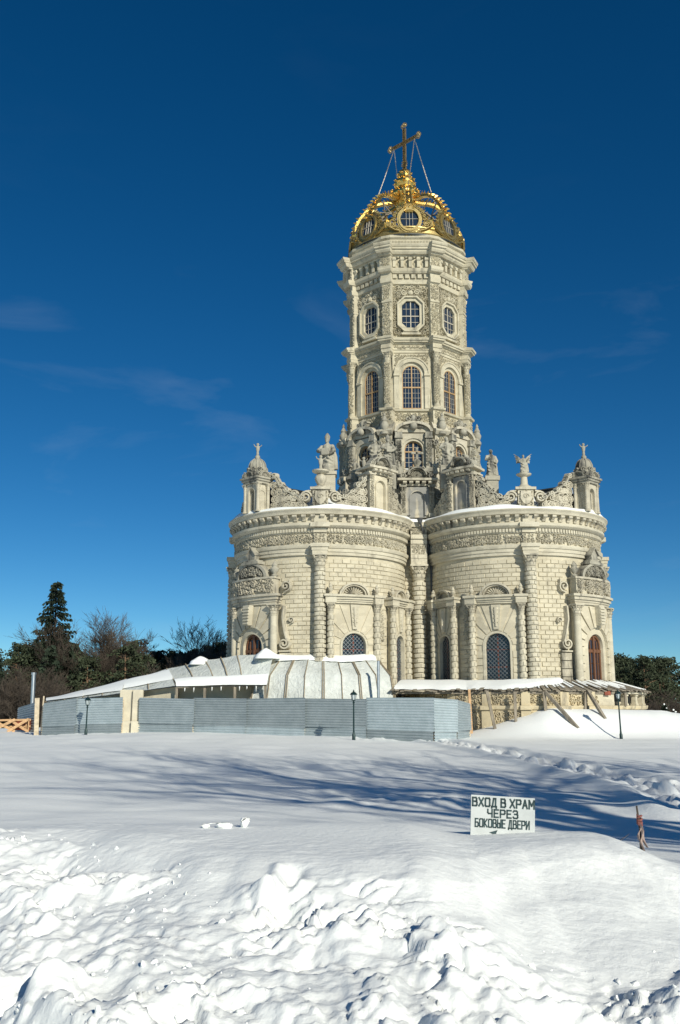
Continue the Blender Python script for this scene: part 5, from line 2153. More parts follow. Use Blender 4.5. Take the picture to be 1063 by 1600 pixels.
NP = 84
for i in range(NP):
    t0, t1 = i / NP, (i + 1) / NP
    (wx0, wy0), (ex0, ey0) = eave(t0 + .0004)
    (wx1, wy1), (ex1, ey1) = eave(t1 - .0004)
    ext = crn.uniform(-.06, .14)
    dz = crn.uniform(-.025, .03) + (.03 if i % 2 else 0)
    zw, ze = 2.80 + dz, 2.26 + dz + crn.uniform(-.03, .03) - .05 * max(0, (t0 - .7) / .3)
    sx = crn.uniform(-.05, .05)
    def ext_pt(w, e):
        d = Vector((e[0] - w[0], e[1] - w[1]))
        l = d.length
        d = d / l
        n_ = Vector((-d.y, d.x))
        return (e[0] + d.x * ext + n_.x * sx, e[1] + d.y * ext + n_.y * sx)
    E0, E1 = ext_pt((wx0, wy0), (ex0, ey0)), ext_pt((wx1, wy1), (ex1, ey1))
    mb = MB()
    th_ = .035
    mb.add([(wx0, wy0, zw), (wx1, wy1, zw), (E1[0], E1[1], ze), (E0[0], E0[1], ze),
            (wx0, wy0, zw - th_), (wx1, wy1, zw - th_), (E1[0], E1[1], ze - th_), (E0[0], E0[1], ze - th_)],
           [(3, 2, 1, 0), (4, 5, 6, 7), (0, 1, 5, 4), (1, 2, 6, 5), (2, 3, 7, 6), (3, 0, 4, 7)])
    mb.build('plank', M['wood_old'], canopy)
# eave beam and rafters
mb = MB()
prev = None
for i in range(41):
    (w, e) = eave(i / 40)
    q = Vector((w[0] + (e[0] - w[0]) * .90, w[1] + (e[1] - w[1]) * .90, 2.16 - .05 * max(0, (i / 40 - .7) / .3)))
    if prev is not None:
        mb.bar(prev, q, .09, .12)
    prev = q
mb.build('eave_beam', M['wood_old'], canopy)
# props: posts and slanting poles with feet on the ground
def wp(px_, d, z):            # church-relative point from world x, depth, height
    return (px_ - CX, d - CY, z)


for (a, c, w) in (((9.55 - .95, 48.1, 2.2), (9.55 - .95, 48.05, gz(8.6, 48.05) - .1), .13),
                  ((7.25, 48.2, 2.2), (7.55, 47.8, gz(7.55, 47.8) - .1), .14),
                  ((10.05, 48.15, 2.2), (10.1, 48.1, gz(10.1, 48.1) - .1), .15),
                  ((10.1, 48.1, 2.2), (11.35, 46.9, gz(11.35, 46.9) - .05), .15),
                  ((12.35, 48.6, 2.2), (12.85, 47.6, gz(12.85, 47.6) - .05), .14),
                  ((12.25, 48.7, 2.2), (12.2, 48.7, gz(12.2, 48.7) - .05), .12),
                  ((14.6, 50.0, 2.15), (14.6, 50.0, 1.5), .11)):
    mb = MB()
    mb.bar(wp(*a), wp(*c), w)
    mb.build('post', M['wood_old'], canopy)
mb = MB()
mb.bar(wp(6.35, 48.0, 2.3), wp(6.4, 47.8, -.1), .12)
mb.build('post', M['wood_new'], canopy)
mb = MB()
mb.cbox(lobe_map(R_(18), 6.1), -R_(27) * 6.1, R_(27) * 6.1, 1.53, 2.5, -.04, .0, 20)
mb.build('added_shade_panel', M['roof'], canopy, None, None, FR)  # added dark panel: its colour gives the deep shade between the porch piers
mb = MB()
mb.box(-.18, .18, -.03, .03, -.11, .11)
mb.build('red_board', M['rust'], canopy, None, (9.0, -11.7, 2.14), R_(20))

# ---- snow lying on the church and canopy
def snow_strip(mb, pts_in, pts_out, thick, seed, edge=.0):
    """quilt between two polylines with rounded, uneven thickness"""
    n = len(pts_in)
    m_ = 6
    rnd = random.Random(seed)
    vs_, fs_ = [], []
    ph = [rnd.uniform(0, 6) for _ in range(4)]
    s_ = 0.0
    for i in range(n):
        a, b_ = Vector(pts_in[i]), Vector(pts_out[i])
        if i:
            s_ += (b_ - Vector(pts_out[i - 1])).length
        t = thick * (.78 + .25 * math.sin(s_ * .9 + ph[0]) + .15 * math.sin(s_ * 2.1 + ph[1]))
        sh = edge * (math.sin(s_ * 1.7 + ph[2]) + math.sin(s_ * .6 + ph[3]) + rnd.uniform(-.25, .25) - .5) * .5
        for j in range(m_ + 1):
            k = j / m_
            p = a.lerp(b_, k * (1 + sh))
            p.z += t * math.sqrt(max(0, 1 - (2 * k - 1) ** 4))
            vs_.append(p)
    for i in range(n - 1):
        for j in range(m_):
            fs_.append((i * (m_ + 1) + j, (i + 1) * (m_ + 1) + j, (i + 1) * (m_ + 1) + j + 1, i * (m_ + 1) + j + 1))
    mb.add(vs_, fs_)


mb = MB()
for L, lo, hi in ((FR, -145, 60), (FL, -60, 145)):
    pi_, po = [], []
    for i in range(90):
        a = R_(lo + (hi - lo) * i / 89)
        pi_.append(lobe_at(L, a, RW - .35, 11.92))
        po.append(lobe_at(L, a, RW + .585, 11.82))
    snow_strip(mb, pi_, po, .25, 3 if L == FR else 5)
# valley between the lobes
snow_strip(mb, [at(-1.6 + i * .32, -6.3, 11.85) for i in range(11)], [at(-1.3 + i * .26, -6.95, 11.78) for i in range(11)], .22, 8)
# lobe roofs
for L in (FR, FL):
    for sgn in (-1, 1):
        pi_, po = [], []
        for i in range(24):
            x = 4.6 + i * .30
            yy = math.sqrt(max(.05, 4.4 ** 2 - (x - DL) ** 2)) if abs(x - DL) < 4.35 else .6
            k0, k1 = .16, .96
            rz_ = 13.75 - .25 * (min(x, DL + 4) - 3.5) / 8
            pr = rot2((x, sgn * yy * k0), L)
            pe = rot2((x, sgn * yy * k1), L)
            pi_.append(at(pr[0], pr[1], rz_ - (rz_ - 11.95) * k0 + .03))
            po.append(at(pe[0], pe[1], rz_ - (rz_ - 11.95) * k1 + .03))
        snow_strip(mb, pi_, po, .10, 9, .05)
# tower cornice ledges
for a in FACES[1:4]:
    mp = flat_map(a, 0)
    f = lambda u, ap, z: at(*mp(u, z, ap))
    snow_strip(mb, [f(-1.3 + i * .26, 3.86, 30.49) for i in range(11)], [f(-1.3 + i * .26, 4.25, 30.44) for i in range(11)], .07, 12)
    snow_strip(mb, [f(-.5 + i * .1, 3.9, 15.62) for i in range(11)], [f(-.5 + i * .1, 4.15, 15.62) for i in range(11)], .07, 13)
tag(mb.build('roof_snow', M['snow_soft'], None, 60), 'snow lying on the cornices and low roofs of the church', 'snow', None, 'stuff')

mb = MB()
pi_, po = [], []
for i in range(80):
    t = .005 + .50 * i / 79
    (w, e) = eave(t)
    k0 = .02
    k1 = .97 - .62 * max(0, (t - .33) / .18) - .04 * math.sin(i * .5)
    A = (w[0] + (e[0] - w[0]) * k0, w[1] + (e[1] - w[1]) * k0)
    B = (w[0] + (e[0] - w[0]) * k1, w[1] + (e[1] - w[1]) * k1)
    pi_.append(at(A[0], A[1], 2.84 - .54 * k0))
    po.append(at(B[0], B[1], 2.84 - .54 * k1))
snow_strip(mb, pi_, po, .15, 31, .03)
for i in range(NP):
    t = (i + .5) / NP
    if t < .36 or crn.random() < .35:
        continue
    (w, e) = eave(t)
    k0, k1 = crn.uniform(.02, .3), crn.uniform(.5, .95)
    hw = crn.uniform(.04, .08)
    d = Vector((e[0] - w[0], e[1] - w[1], 0)).normalized()
    n_ = Vector((-d.y, d.x, 0))
    P0 = Vector(at(w[0] + (e[0] - w[0]) * k0, w[1] + (e[1] - w[1]) * k0, 2.86 - .54 * k0))
    P1 = Vector(at(w[0] + (e[0] - w[0]) * k1, w[1] + (e[1] - w[1]) * k1, 2.86 - .54 * k1))
    snow_strip(mb, [P0.lerp(P1, j / 4) - n_ * hw for j in range(5)], [P0.lerp(P1, j / 4) + n_ * hw for j in range(5)], .028, i)
tag(mb.build('canopy_snow', M['snow_soft'], None, 60), 'snow lying on the boarded canopy', 'snow', None, 'stuff')
# ================================================================== tarpaulin shelter in front of the left lobe
shelter = thing('tarpaulin_shelter', 'grey-white plastic sheeting shelter on battens against the left lobe', 'shelter', (CX, CY, 0))
LCX, LCY = -5.56, -5.56


def ringp(phi, r, z):
    a = R_(-90 + phi)
    return Vector((LCX + r * math.cos(a), LCY + r * math.sin(a), z))


NS = 8
PHI = [-31 + i * (35 + 31) / NS for i in range(NS + 1)]
trn = random.Random(12)


def sheet(parent, rows, mat, bulge, name='sheet', nu=6):
    """quad sheet through rows of (left, right) points with a slight belly and wrinkles"""
    mb = MB()
    vs_, fs_ = [], []
    m_ = 0
    for k in range(len(rows) - 1):
        for j in range(4 if k < len(rows) - 2 else 5):
            t = j / 4
            a = rows[k][0].lerp(rows[k + 1][0], t)
            b_ = rows[k][1].lerp(rows[k + 1][1], t)
            for i in range(nu + 1):
                s_ = i / nu
                p = a.lerp(b_, s_)
                w = bulge * math.sin(PI * s_) * (.6 + .4 * math.sin(3 * t + k)) + trn.uniform(-.012, .012)
                p.z -= w
                p.y += w * .6
                vs_.append(p)
            m_ += 1
    for r in range(m_ - 1):
        for i in range(nu):
            a = r * (nu + 1) + i
            fs_.append((a, a + 1, a + nu + 2, a + nu + 1))
    mb.add(vs_, fs_)
    return mb.build(name, mat, parent, 60)


for i in range(NS):
    p0, p1 = PHI[i], PHI[i + 1]
    zt0, zt1 = 4.10 - .06 * math.sin(i * 1.3), 4.10 - .06 * math.sin((i + 1) * 1.3)
    sheet(shelter, [(ringp(p0, 4.95, zt0), ringp(p1, 4.95, zt1)), (ringp(p0, 6.40, 3.02), ringp(p1, 6.40, 3.02)), (ringp(p0, 7.05, .35), ringp(p1, 7.05, .35))], M['tarp'], .05)
for i in range(NS + 1):
    for dp in ((0,) if i % 2 else (-.35, .45)):
        p0 = PHI[i] + dp
        mb = MB()
        a, b_, c = ringp(p0, 5.25, 3.90), ringp(p0, 6.44, 3.04), ringp(p0, 7.10, .35)
        mb.bar(a, b_, .036, .04)
        mb.bar(b_, c, .036, .04)
        mb.build('batten', M['batten'], shelter)
# right end wall of the shelter
sheet(shelter, [(ringp(35, 6.4, 3.02), ringp(38, 5.0, 4.05)), (ringp(35, 7.05, .35), ringp(38, 5.0, .35))], M['tarp'], .02, 'end_sheet')
# long left roof over the steps
Wp = lambda p: Vector((p[0] - CX, p[1] - CY, p[2]))
U = [Wp(p) for p in ((-3.4, 50.3, 4.22), (-5.44, 51.2, 4.12), (-7.25, 52, 3.90), (-9.38, 52.5, 3.46), (-11.54, 53, 2.86), (-14.21, 54, 2.22), (-16.53, 55, 1.78))]
EV = [Wp(p) for p in ((-3.65, 48.95, 2.66), (-4.9, 49.1, 2.62), (-6.3, 49.35, 2.60), (-8.38, 49.8, 2.52), (-11.41, 51.0, 2.16), (-13.67, 52, 1.93), (-16.08, 53.5, 1.70))]
for i in range(6):
    md0, md1 = U[i].lerp(EV[i], .5) + Vector((0, 0, .16)), U[i + 1].lerp(EV[i + 1], .5) + Vector((0, 0, .16 - .03 * i))
    sheet(shelter, [(U[i + 1], U[i]), (md1, md0), (EV[i + 1], EV[i])], M['tarp'], .05, 'roof_sheet')
for i in range(1, 7):
    for q in (0, .5):
        if i == 6 and q:
            continue
        a = U[i].lerp(U[min(i + 1, 6)], q)
        b_ = EV[i].lerp(EV[min(i + 1, 6)], q)
        md = a.lerp(b_, .5) + Vector((0, 0, .19 - .03 * i))
        mb = MB()
        mb.bar(a + Vector((0, 0, .03)), md, .05, .04)
        mb.bar(md, b_ + Vector((0, 0, .03)), .05, .04)
        mb.build('batten', M['batten'], shelter)
# back slope of the left roof
BK = [u + Vector((.6, 2.6, -1.6 + .2 * i)) for i, u in enumerate(U)]
for i in range(6):
    sheet(shelter, [(BK[i + 1], BK[i]), (U[i + 1], U[i])], M['tarp'], .03, 'roof_sheet')
# boarded front under the eave, with an opening
for i in range(3, 6):
    for q in range(2):
        a, b_ = EV[i].lerp(EV[i + 1], q / 2), EV[i].lerp(EV[i + 1], (q + 1) / 2)
        a, b_ = a + Vector((.02, .55, -.03)), b_ + Vector((-.02, .55, -.03))
        mb = MB()
        sheet(shelter, [(b_, a), (Vector((b_.x, b_.y, .1)), Vector((a.x, a.y, .1)))], M['tarp_b'], .01, 'front_panel', 3)
# recessed wall inside the opening, lintel and posts
A0, A1 = EV[0] + Vector((0, 1.2, -.1)), EV[3] + Vector((0, 1.0, -.1))
sheet(shelter, [(A1, A0), (Vector((A1.x, A1.y, .1)), Vector((A0.x, A0.y, .1)))], M['tarp_b'], .02, 'inner_panel', 8)
mb = MB()
mb.bar(EV[3] + Vector((0, .05, -.07)), EV[0] + Vector((0, .05, -.10)), .09, .12)
mb.build('lintel', M['wood_old'], shelter)
for t in (.02, .35, .68, .99):
    p = EV[0].lerp(EV[3], t) + Vector((0, .08, 0))
    mb = MB()
    mb.bar(p + Vector((0, 0, -.12)), Vector((p.x, p.y, .1)), .12)
    mb.build('post', M['wood_old'], shelter)
for t in (.12, .22, .3, .5, .6, .8, .9):
    p = EV[0].lerp(EV[3], t) + Vector((0, .0, -.13))
    mb = MB()
    mb.lathe([(.035, 0), (.022, -.12), (.004, -.26 - .1 * math.sin(t * 20))][::-1], 6, (0, 0))
    mb.build('icicle', M['snow_soft'], shelter, 50, p)
# snow on the shelter
mb = MB()
snow_strip(mb, [ringp(-31 + i * 2.2, 4.9, 4.08) + Vector((CX, CY, 0)) for i in range(31)], [ringp(-31 + i * 2.2, 5.42, 3.80) + Vector((CX, CY, 0)) for i in range(31)], .15, 41, .3)
n = 26
ev = lambda t: EV[0].lerp(EV[1], t * 3) if t < 1 / 3 else (EV[1].lerp(EV[2], t * 3 - 1) if t < 2 / 3 else EV[2].lerp(EV[3], min(1, t * 3 - 2)))
uu = lambda t: U[0].lerp(U[1], t * 3) if t < 1 / 3 else (U[1].lerp(U[2], t * 3 - 1) if t < 2 / 3 else U[2].lerp(U[3], min(1, t * 3 - 2)))
off = Vector((CX, CY, 0))
snow_strip(mb, [ev(i / n).lerp(uu(i / n), .24) + off + Vector((0, 0, .08)) for i in range(n + 1)], [ev(i / n).lerp(uu(i / n), -.05) + off for i in range(n + 1)], .14, 42, .08)
# lower left part of the long roof lies under snow
for (i0, ka, kb) in ((3, .15, .75), (4, .05, .9), (5, .02, .98)):
    m_ = 10
    snow_strip(mb, [U[i0].lerp(U[i0 + 1], j / m_).lerp(EV[i0].lerp(EV[i0 + 1], j / m_), ka) + off + Vector((0, 0, .10)) for j in range(m_ + 1)],
               [U[i0].lerp(U[i0 + 1], j / m_).lerp(EV[i0].lerp(EV[i0 + 1], j / m_), kb) + off + Vector((0, 0, .08)) for j in range(m_ + 1)], .12, 43 + i0, .05)
tag(mb.build('shelter_snow', M['snow_soft'], None, 60), 'patches of snow lying on the plastic shelter', 'snow', None, 'stuff')
# little pointed snow heap before the left door, and the peak on the left roof
for (p, r, h, lab) in (((-3.85, 50.2, 4.10), .55, .34, 'pointed heap of snow on the shelter below the left door'),
                       ((-7.5, 52.1, 3.86), .55, .26, 'low peaked snow heap on the ridge of the long shelter roof')):
    mb = MB()
    mb.lathe([(r * 1.2, -.2), (r, .0), (r * .75, h * .25), (r * .55, h * .5), (r * .36, h * .75), (r * .16, h * .93), (.01, h)], 16, mod=lambda a, z: 1 + .16 * math.sin(3 * a + 1) + .08 * math.sin(5 * a))
    tag(mb.build('snow_heap', M['snow_soft'], None, 60, p), lab, 'snow')

# steel pole by the shelter's right end
mb = MB()
mb.tube([(1.90, 48.72, .2), (1.93, 48.72, 3.72)], .075, 10)
o = tag(mb.build('steel_pole', M['pipe'], None, 50), 'grey steel pole standing before the plastic shelter', 'pole')

# ================================================================== corrugated fences
def corrugated(parent, p, q, zb0, zt0, zb1, zt1, pitch=.118, amp=.029, name='corrugated_panel'):
    P0, P1 = Vector((p[0], p[1], 0)), Vector((q[0], q[1], 0))
    d = (P1 - P0).normalized()
    nrm = Vector((d.y, -d.x, 0))
    mb = MB()
    nu = 3
    nr = int((zt0 - zb0) / pitch * 4)
    vs_, fs_ = [], []
    k0 = trn.uniform(0, 6)
    for j in range(nr + 1):
        t = j / nr
        w = amp * math.sin(2 * PI * j / 4 + .4)
        for i in range(nu + 1):
            s_ = i / nu
            z = (zb0 + (zt0 - zb0) * t) * (1 - s_) + (zb1 + (zt1 - zb1) * t) * s_
            c = P0.lerp(P1, s_) + nrm * (w + .025 * math.sin(3 * s_ + k0 + t * 2))
            vs_.append((c.x, c.y, z))
    for j in range(nr):
        for i in range(nu):
            a = j * (nu + 1) + i
            fs_.append((a, a + 1, a + nu + 2, a + nu + 1))
    mb.add(vs_, fs_)
    return mb.build(name, M[trn.choice(('sheet', 'sheet_l', 'sheet_d'))], parent, 70)


def fence(label, pts, split=True):
    """pts: (x, y, zbottom, ztop)"""
    o = thing('metal_fence', label, 'fence', (0, 0, 0))
    for a, b_ in zip(pts[:-1], pts[1:]):
        za, zb = a[3], b_[3]
        lo = .22
        if split:      # an overlapping lower course
            k = .24 + trn.uniform(-.03, .03)
            ma, mb_ = a[2] + (za - a[2]) * k, b_[2] + (zb - b_[2]) * k
            dy0, dy1 = trn.uniform(-.06, .02), trn.uniform(-.14, -.04)
            corrugated(o, (a[0], a[1] + dy0 + .04), (b_[0], b_[1] + dy1 + .04), a[2] - .25, ma + .04, b_[2] - .25, mb_ + .04)
            corrugated(o, (a[0] + .01, a[1] + dy0), (b_[0] + .05, b_[1] + dy1), ma, za + trn.uniform(-.03, .04), mb_, zb + trn.uniform(-.04, .03))
        else:
            corrugated(o, a, b_, a[2] - .25, za, b_[2] - .25, zb)
    for p in pts:
        mb = MB()
        mb.bar((p[0], p[1] + .09, p[2] - .3), (p[0], p[1] + .09, p[3] - .02), .07)
        mb.build('fence_post', M['wood_pale'], o)
    return o


fence('long wavy galvanised sheet fence in front of the shelter and church',
      [(-10.25, 50.0, .18, 1.92), (-7.29, 48.7, .18, 1.88), (-4.58, 47.6, .15, 1.87), (-1.68, 46.4, .10, 1.87), (1.2, 45.2, .05, 1.86), (4.15, 43.8, -.03, 1.85)])
fence('short angled end of galvanised sheet fence beside the carved plinth',
      [(4.19, 43.8, -.03, 1.84), (5.30, 44.6, -.05, 1.77), (6.07, 46.0, .0, 1.66)])
fence('galvanised sheet fence behind the left street lamp',
      [(-15.75, 52.0, .05, 1.66), (-13.75, 51.0, .06, 1.89), (-11.15, 50.2, .15, 1.91)])
fence('distant short galvanised fence beyond the wooden barrier', [(-19.7, 60, -.05, 1.37), (-17.7, 57, -.1, 1.72)], False)
mb = MB()
mb.bar((-16.15, 52.4, -.3), (-16.22, 52.4, 1.92), .24, .05)
mb.bar((-15.92, 52.4, -.3), (-15.87, 52.4, 2.02), .07, .05)
tag(mb.build('gate_post', M['wood_pale'], None), 'pale wooden post at the left end of the sheet fence', 'post')
mb = MB()
mb.bar((-15.86, 52.6, -.1), (-15.86, 52.6, 1.55), .22, .03)
tag(mb.build('dark_board', M['roof'], None), 'narrow dark board beside the pale wooden post', 'board')
# beige boarded bay between the two fences
bay = thing('boarded_bay', 'beige boarded box standing between the two sheet fences', 'box', (-10.72, 50.35, 0))
for k, (x0, x1) in enumerate(((-.62, .06), (.09, .60))):
    mb = MB()
    mb.box(x0, x1, -.03 - .22 * (x0 + x1), .05, .75, 2.32)
    mb.build('board_panel', M['tarp_b'], bay)
    mb = MB()
    mb.box(x0, x1, -.20 - .22 * (x0 + x1), .02, -.2, .745)
    mb.build('board_panel', M['tarp_b'], bay)
mb = MB()
mb.bar((.075, -.16, -.1), (.075, -.10, 2.3), .04)
mb.build('batten', M['batten'], bay)

# stove pipe
mb = MB()
mb.tube([(-18.2, 58, .5), (-18.25, 58, 3.35)], .115, 12)
mb.lathe([(.14, 3.3), (.145, 3.44)], 12, (-18.25, 58))
tag(mb.build('stove_pipe', M['pipe'], None, 50), 'shiny upright steel stove pipe at the far left', 'pipe')

# wooden barrier, crossed boards
bar_ = thing('wooden_barrier', 'fresh wooden barrier of crossed boards at the left edge', 'barrier', (-19.0, 57, 0))
for (a, b_, w) in (((-1.25, 0, .02), (.15, -.05, .72), .15), ((-1.25, 0, .72), (.15, .05, .05), .15), ((-.25, -.05, .02), (.95, -.1, .74), .15), ((-.2, .05, .72), (.9, .02, .05), .14),
                   ((.93, .05, -.1), (.93, .05, .78), .10), ((.72, .3, -.1), (.72, .3, .74), .10), ((-1.4, .35, .66), (.95, .35, .70), .11), ((-1.4, .35, .3), (.95, .35, .33), .11)):
    mb = MB()
    mb.bar(a, b_, .05, w)
    mb.build('board', M['wood_new'], bar_)
mb = MB()
mb.box(-.15, .9, .4, .8, .1, .70)
mb.build('crate', M['rust'], bar_)


# ================================================================== street lamps
def street_lamp(label, x, y, z, h, lean):
    o = thing('street_lamp', label, 'street lamp', (x, y, z), 0, 'street lamps')
    o.rotation_euler = (0, lean, 0)
    mb = MB()
    mb.lathe([(.075, -.2), (.075, .22), (.05, .28), (.045, .34), (.038, .4), (.032, h - .52), (.05, h - .50), (.05, h - .46), (.03, h - .44), (.035, h - .40)], 12)
    mb.build('post', M['lamp'], o, 40)
    mb = MB()
    mb.lathe([(.07, h - .40), (.085, h - .38), (.085, h - .36)], 6)
    for i in range(6):
        a = 2 * PI * i / 6
        mb.bar((.08 * math.cos(a), .08 * math.sin(a), h - .37), (.125 * math.cos(a), .125 * math.sin(a), h - .13), .016)
    lc = mb.build('lantern', M['lamp'], o)
    mb = MB()
    mb.lathe([(.072, h - .365), (.115, h - .135)], 6)
    mb.build('glass', M['lampglass'], lc)
    mb = MB()
    mb.lathe([(.16, h - .14), (.165, h - .115), (.10, h - .05), (.06, h - .03), (.03, h), (.035, h + .02), (.008, h + .08)], 6)
    mb.build('cap', M['lamp'], lc)
    return o


street_lamp('street lamp in front of the long sheet fence, middle of the three', .60, 43.0, gz(.6, 43.0), 2.08, 0)
street_lamp('street lamp before the left sheet fence, leftmost of the three', -12.75, 49.4, gz(-12.75, 49.4), 1.84, R_(.5))
street_lamp('street lamp standing in the smooth snow on the right', 13.04, 45.7, gz(13.04, 45.7), 2.22, R_(-1.2))

# ================================================================== sign
GL = {'В': [[(0, 0), (0, 1), (.5, 1), (.62, .88), (.62, .64), (.5, .54), (0, .54)], [(.5, .54), (.68, .42), (.68, .12), (.55, 0), (0, 0)]],
      'Х': [[(0, 0), (.7, 1)], [(0, 1), (.7, 0)]],
      'О': [[(.1, 0), (.6, 0), (.7, .12), (.7, .88), (.6, 1), (.1, 1), (0, .88), (0, .12), (.1, 0)]],
      'Д': [[(0, -.16), (0, 0), (.75, 0), (.75, -.16)], [(.1, 0), (.3, 1), (.62, 1), (.62, 0)]],
      'Р': [[(0, 0), (0, 1), (.55, 1), (.68, .88), (.68, .58), (.55, .46), (0, .46)]],
      'А': [[(0, 0), (.35, 1), (.7, 0)], [(.12, .34), (.58, .34)]],
      'М': [[(0, 0), (0, 1), (.4, .35), (.8, 1), (.8, 0)]],
      'Ч': [[(0, 1), (0, .6), (.12, .46), (.65, .46)], [(.65, 1), (.65, 0)]],
      'Е': [[(.6, 0), (0, 0), (0, 1), (.6, 1)], [(0, .52), (.5, .52)]],
      'З': [[(0, .86), (.14, 1), (.5, 1), (.62, .88), (.62, .64), (.5, .54), (.2, .54)], [(.5, .54), (.68, .42), (.68, .12), (.55, 0), (.12, 0), (0, .14)]],
      'Б': [[(.6, 1), (0, 1), (0, 0), (.52, 0), (.66, .12), (.66, .44), (.52, .56), (0, .56)]],
      'К': [[(0, 0), (0, 1)], [(.62, 1), (.1, .5), (.65, 0)], [(0, .5), (.12, .5)]],
      'Ы': [[(0, 1), (0, 0), (.4, 0), (.5, .12), (.5, .44), (.4, .56), (0, .56)], [(.75, 0), (.75, 1)]],
      'И': [[(0, 1), (0, 0), (.65, 1), (.65, 0)]]}
sign = thing('notice_board', 'white board with dark Cyrillic lettering stuck in the snow bank', 'sign', (1.53, 9.4, .56), 0)
sign.rotation_euler = (R_(-4), R_(3.6), R_(4))
mb = MB()
mb.box(-.305, .305, 0, .012, -.26, .185)
mb.build('board', M['sign'], sign)
mb = MB()
mb.bar((0, .03, -.6), (0, .03, .1), .04)
mb.build('stake', M['wood_old'], sign)


def text(mb, s, u0, u1, v0, h, sw, wscale):
    adv = []
    for c in s:
        if c == ' ':
            adv.append(.45)
        else:
            adv.append(max(p[0] for st in GL[c] for p in st) + .34)
    tot = sum(adv) - .34
    k = (u1 - u0) / tot
    u = u0
    for c, a in zip(s, adv):
        if c != ' ':
            for st in GL[c]:
                mp = lambda x, y, w: (x, -w, y)
                for p, q in zip(st[:-1], st[1:]):
                    A = Vector((u + p[0] * k, v0 + p[1] * h))
                    B = Vector((u + q[0] * k, v0 + q[1] * h))
                    d = (B - A).normalized() * sw * .5
                    n_ = Vector((-d.y, d.x))
                    A, B = A - d * .9, B + d * .9
                    mb.prism([tuple(A - n_), tuple(B - n_), tuple(B + n_), tuple(A + n_)], mp, .0005, .0025)
        u += a * k


mb = MB()
text(mb, 'ВХОД В ХРАМ', -.290, .296, .088, .072, .0165, 1)
text(mb, 'ЧЕРЕЗ', -.145, .140, -.006, .066, .0150, 1)
text(mb, 'БОКОВЫЕ ДВЕРИ', -.262, .250, -.098, .070, .0125, 1)
mpS = lambda x, y, w: (x, -w, y)
pts = [(-.10, -.150), (-.03, -.168), (.05, -.180), (.12, -.182), (.15, -.165)]
for p, q in zip(pts[:-1], pts[1:]):
    A, B = Vector(p), Vector(q)
    d = (B - A).normalized() * .006
    n_ = Vector((-d.y, d.x))
    mb.prism([tuple(A - n_), tuple(B - n_), tuple(B + n_), tuple(A + n_)], mpS, .0005, .0025)
mb.prism([(-.13, -.145), (-.07, -.166), (-.05, -.120)], mpS, .0005, .0026)
mb.build('lettering', M['letter'], sign)

# stake with rags of tape, and a twig
stk = thing('marker_stake', 'thin dark stake wrapped in faded rags in the snow', 'stake', (2.87, 9.6, .18))
mb = MB()
mb.tube([(.0, 0, -.1), (.0, 0, .25), (-.02, 0, .46)], [.013, .012, .009], 7)
mb.build('stick', M['bark'], stk)
mb = MB()
rnd = random.Random(6)
for (z0, z1, w, x1) in ((.29, .08, .016, .050), (.30, .14, .013, -.02), (.26, .05, .014, .018)):
    n = 8
    vs_ = []
    for i in range(n + 1):
        t = i / n
        x = x1 * t + .012 * math.sin(t * 7)
        ww = w * (1 - .5 * t)
        vs_ += [(x - ww, -.015 - .02 * math.sin(t * 5), z0 + (z1 - z0) * t), (x, -.035 - .015 * math.sin(t * 9), z0 + (z1 - z0) * t), (x + ww, -.012 + .02 * math.sin(t * 6), z0 + (z1 - z0) * t)]
    mb.add(vs_, [(i * 3 + k, i * 3 + k + 1, i * 3 + k + 4, i * 3 + k + 3) for i in range(n) for k in (0, 1)])
mb.build('rag', M['rag'], stk, 60)
mb = MB()
for z in (.31, .335, .36, .29):
    mb.tube([(.022 * math.cos(a), .022 * math.sin(a), z + .01 * math.sin(a + z * 40)) for a in [k * PI / 4 for k in range(9)]], .010, 5)
mb.tube([(.0, -.02, .36), (-.035, -.03, .385), (-.03, -.02, .35)], .006, 4)
mb.build('tape_knot', M['tape'], stk)
mb = MB()
mb.tube([(2.55, 9.55, .26), (2.68, 9.57, .335), (2.76, 9.58, .385)], [.004, .0035, .002], 5)
tag(mb.build('twig', M['bark'], None), 'thin bent twig sticking out of the snow beside the stake', 'twig')

# crumbs of broken snow over the face of the bank
crn2 = random.Random(71)
hulls = []
for h_ in range(7):
    bm = bmesh.new()
    for _ in range(13):
        v = Vector((crn2.uniform(-1, 1), crn2.uniform(-1, 1), crn2.uniform(-.8, .8)))
        bm.verts.new(v / max(.8, v.length))
    r_ = bmesh.ops.convex_hull(bm, input=bm.verts)
    bmesh.ops.delete(bm, geom=[g for g in r_['geom_interior'] if isinstance(g, bmesh.types.BMVert)], context='VERTS')
    bm.verts.index_update()
    hulls.append(([v.co.copy() for v in bm.verts], [[v.index for v in f.verts] for f in bm.faces]))
    bm.free()
cx_ = np.array([crn2.uniform(-3.6, 3.6) for _ in range(2600)])
cy_ = np.array([crn2.uniform(4.6, 9.0) for _ in range(2600)])
lim = np.interp(cx_, [-3.0, -2.3, -1.8, -1.3, -0.8, 0, 1, 2, 3], [9.1, 8.8, 8.2, 7.5, 6.9, 6.7, 6.5, 6.4, 6.4])
cz_ = ground(cx_, cy_)
pat = fbm(cx_ * 1.1, cy_ * 1.1, 3, 140)
mb = MB()
for x, y, z, l_, p_ in zip(cx_, cy_, cz_, lim, pat):
    if y > l_ + crn2.gauss(0, .12) or p_ < crn2.uniform(-.5, .35):
        continue
    r = .006 + .026 * crn2.random() ** 3.0
    vv, ff = crn2.choice(hulls)
    mt = Matrix.Translation((x, y, z + r * .05)) @ Matrix.Rotation(crn2.uniform(0, 6.28), 4, 'Z') @ Matrix.Rotation(crn2.uniform(0, 6.28), 4, 'X')
    mb.add([mt @ (v * r) for v in vv], ff)
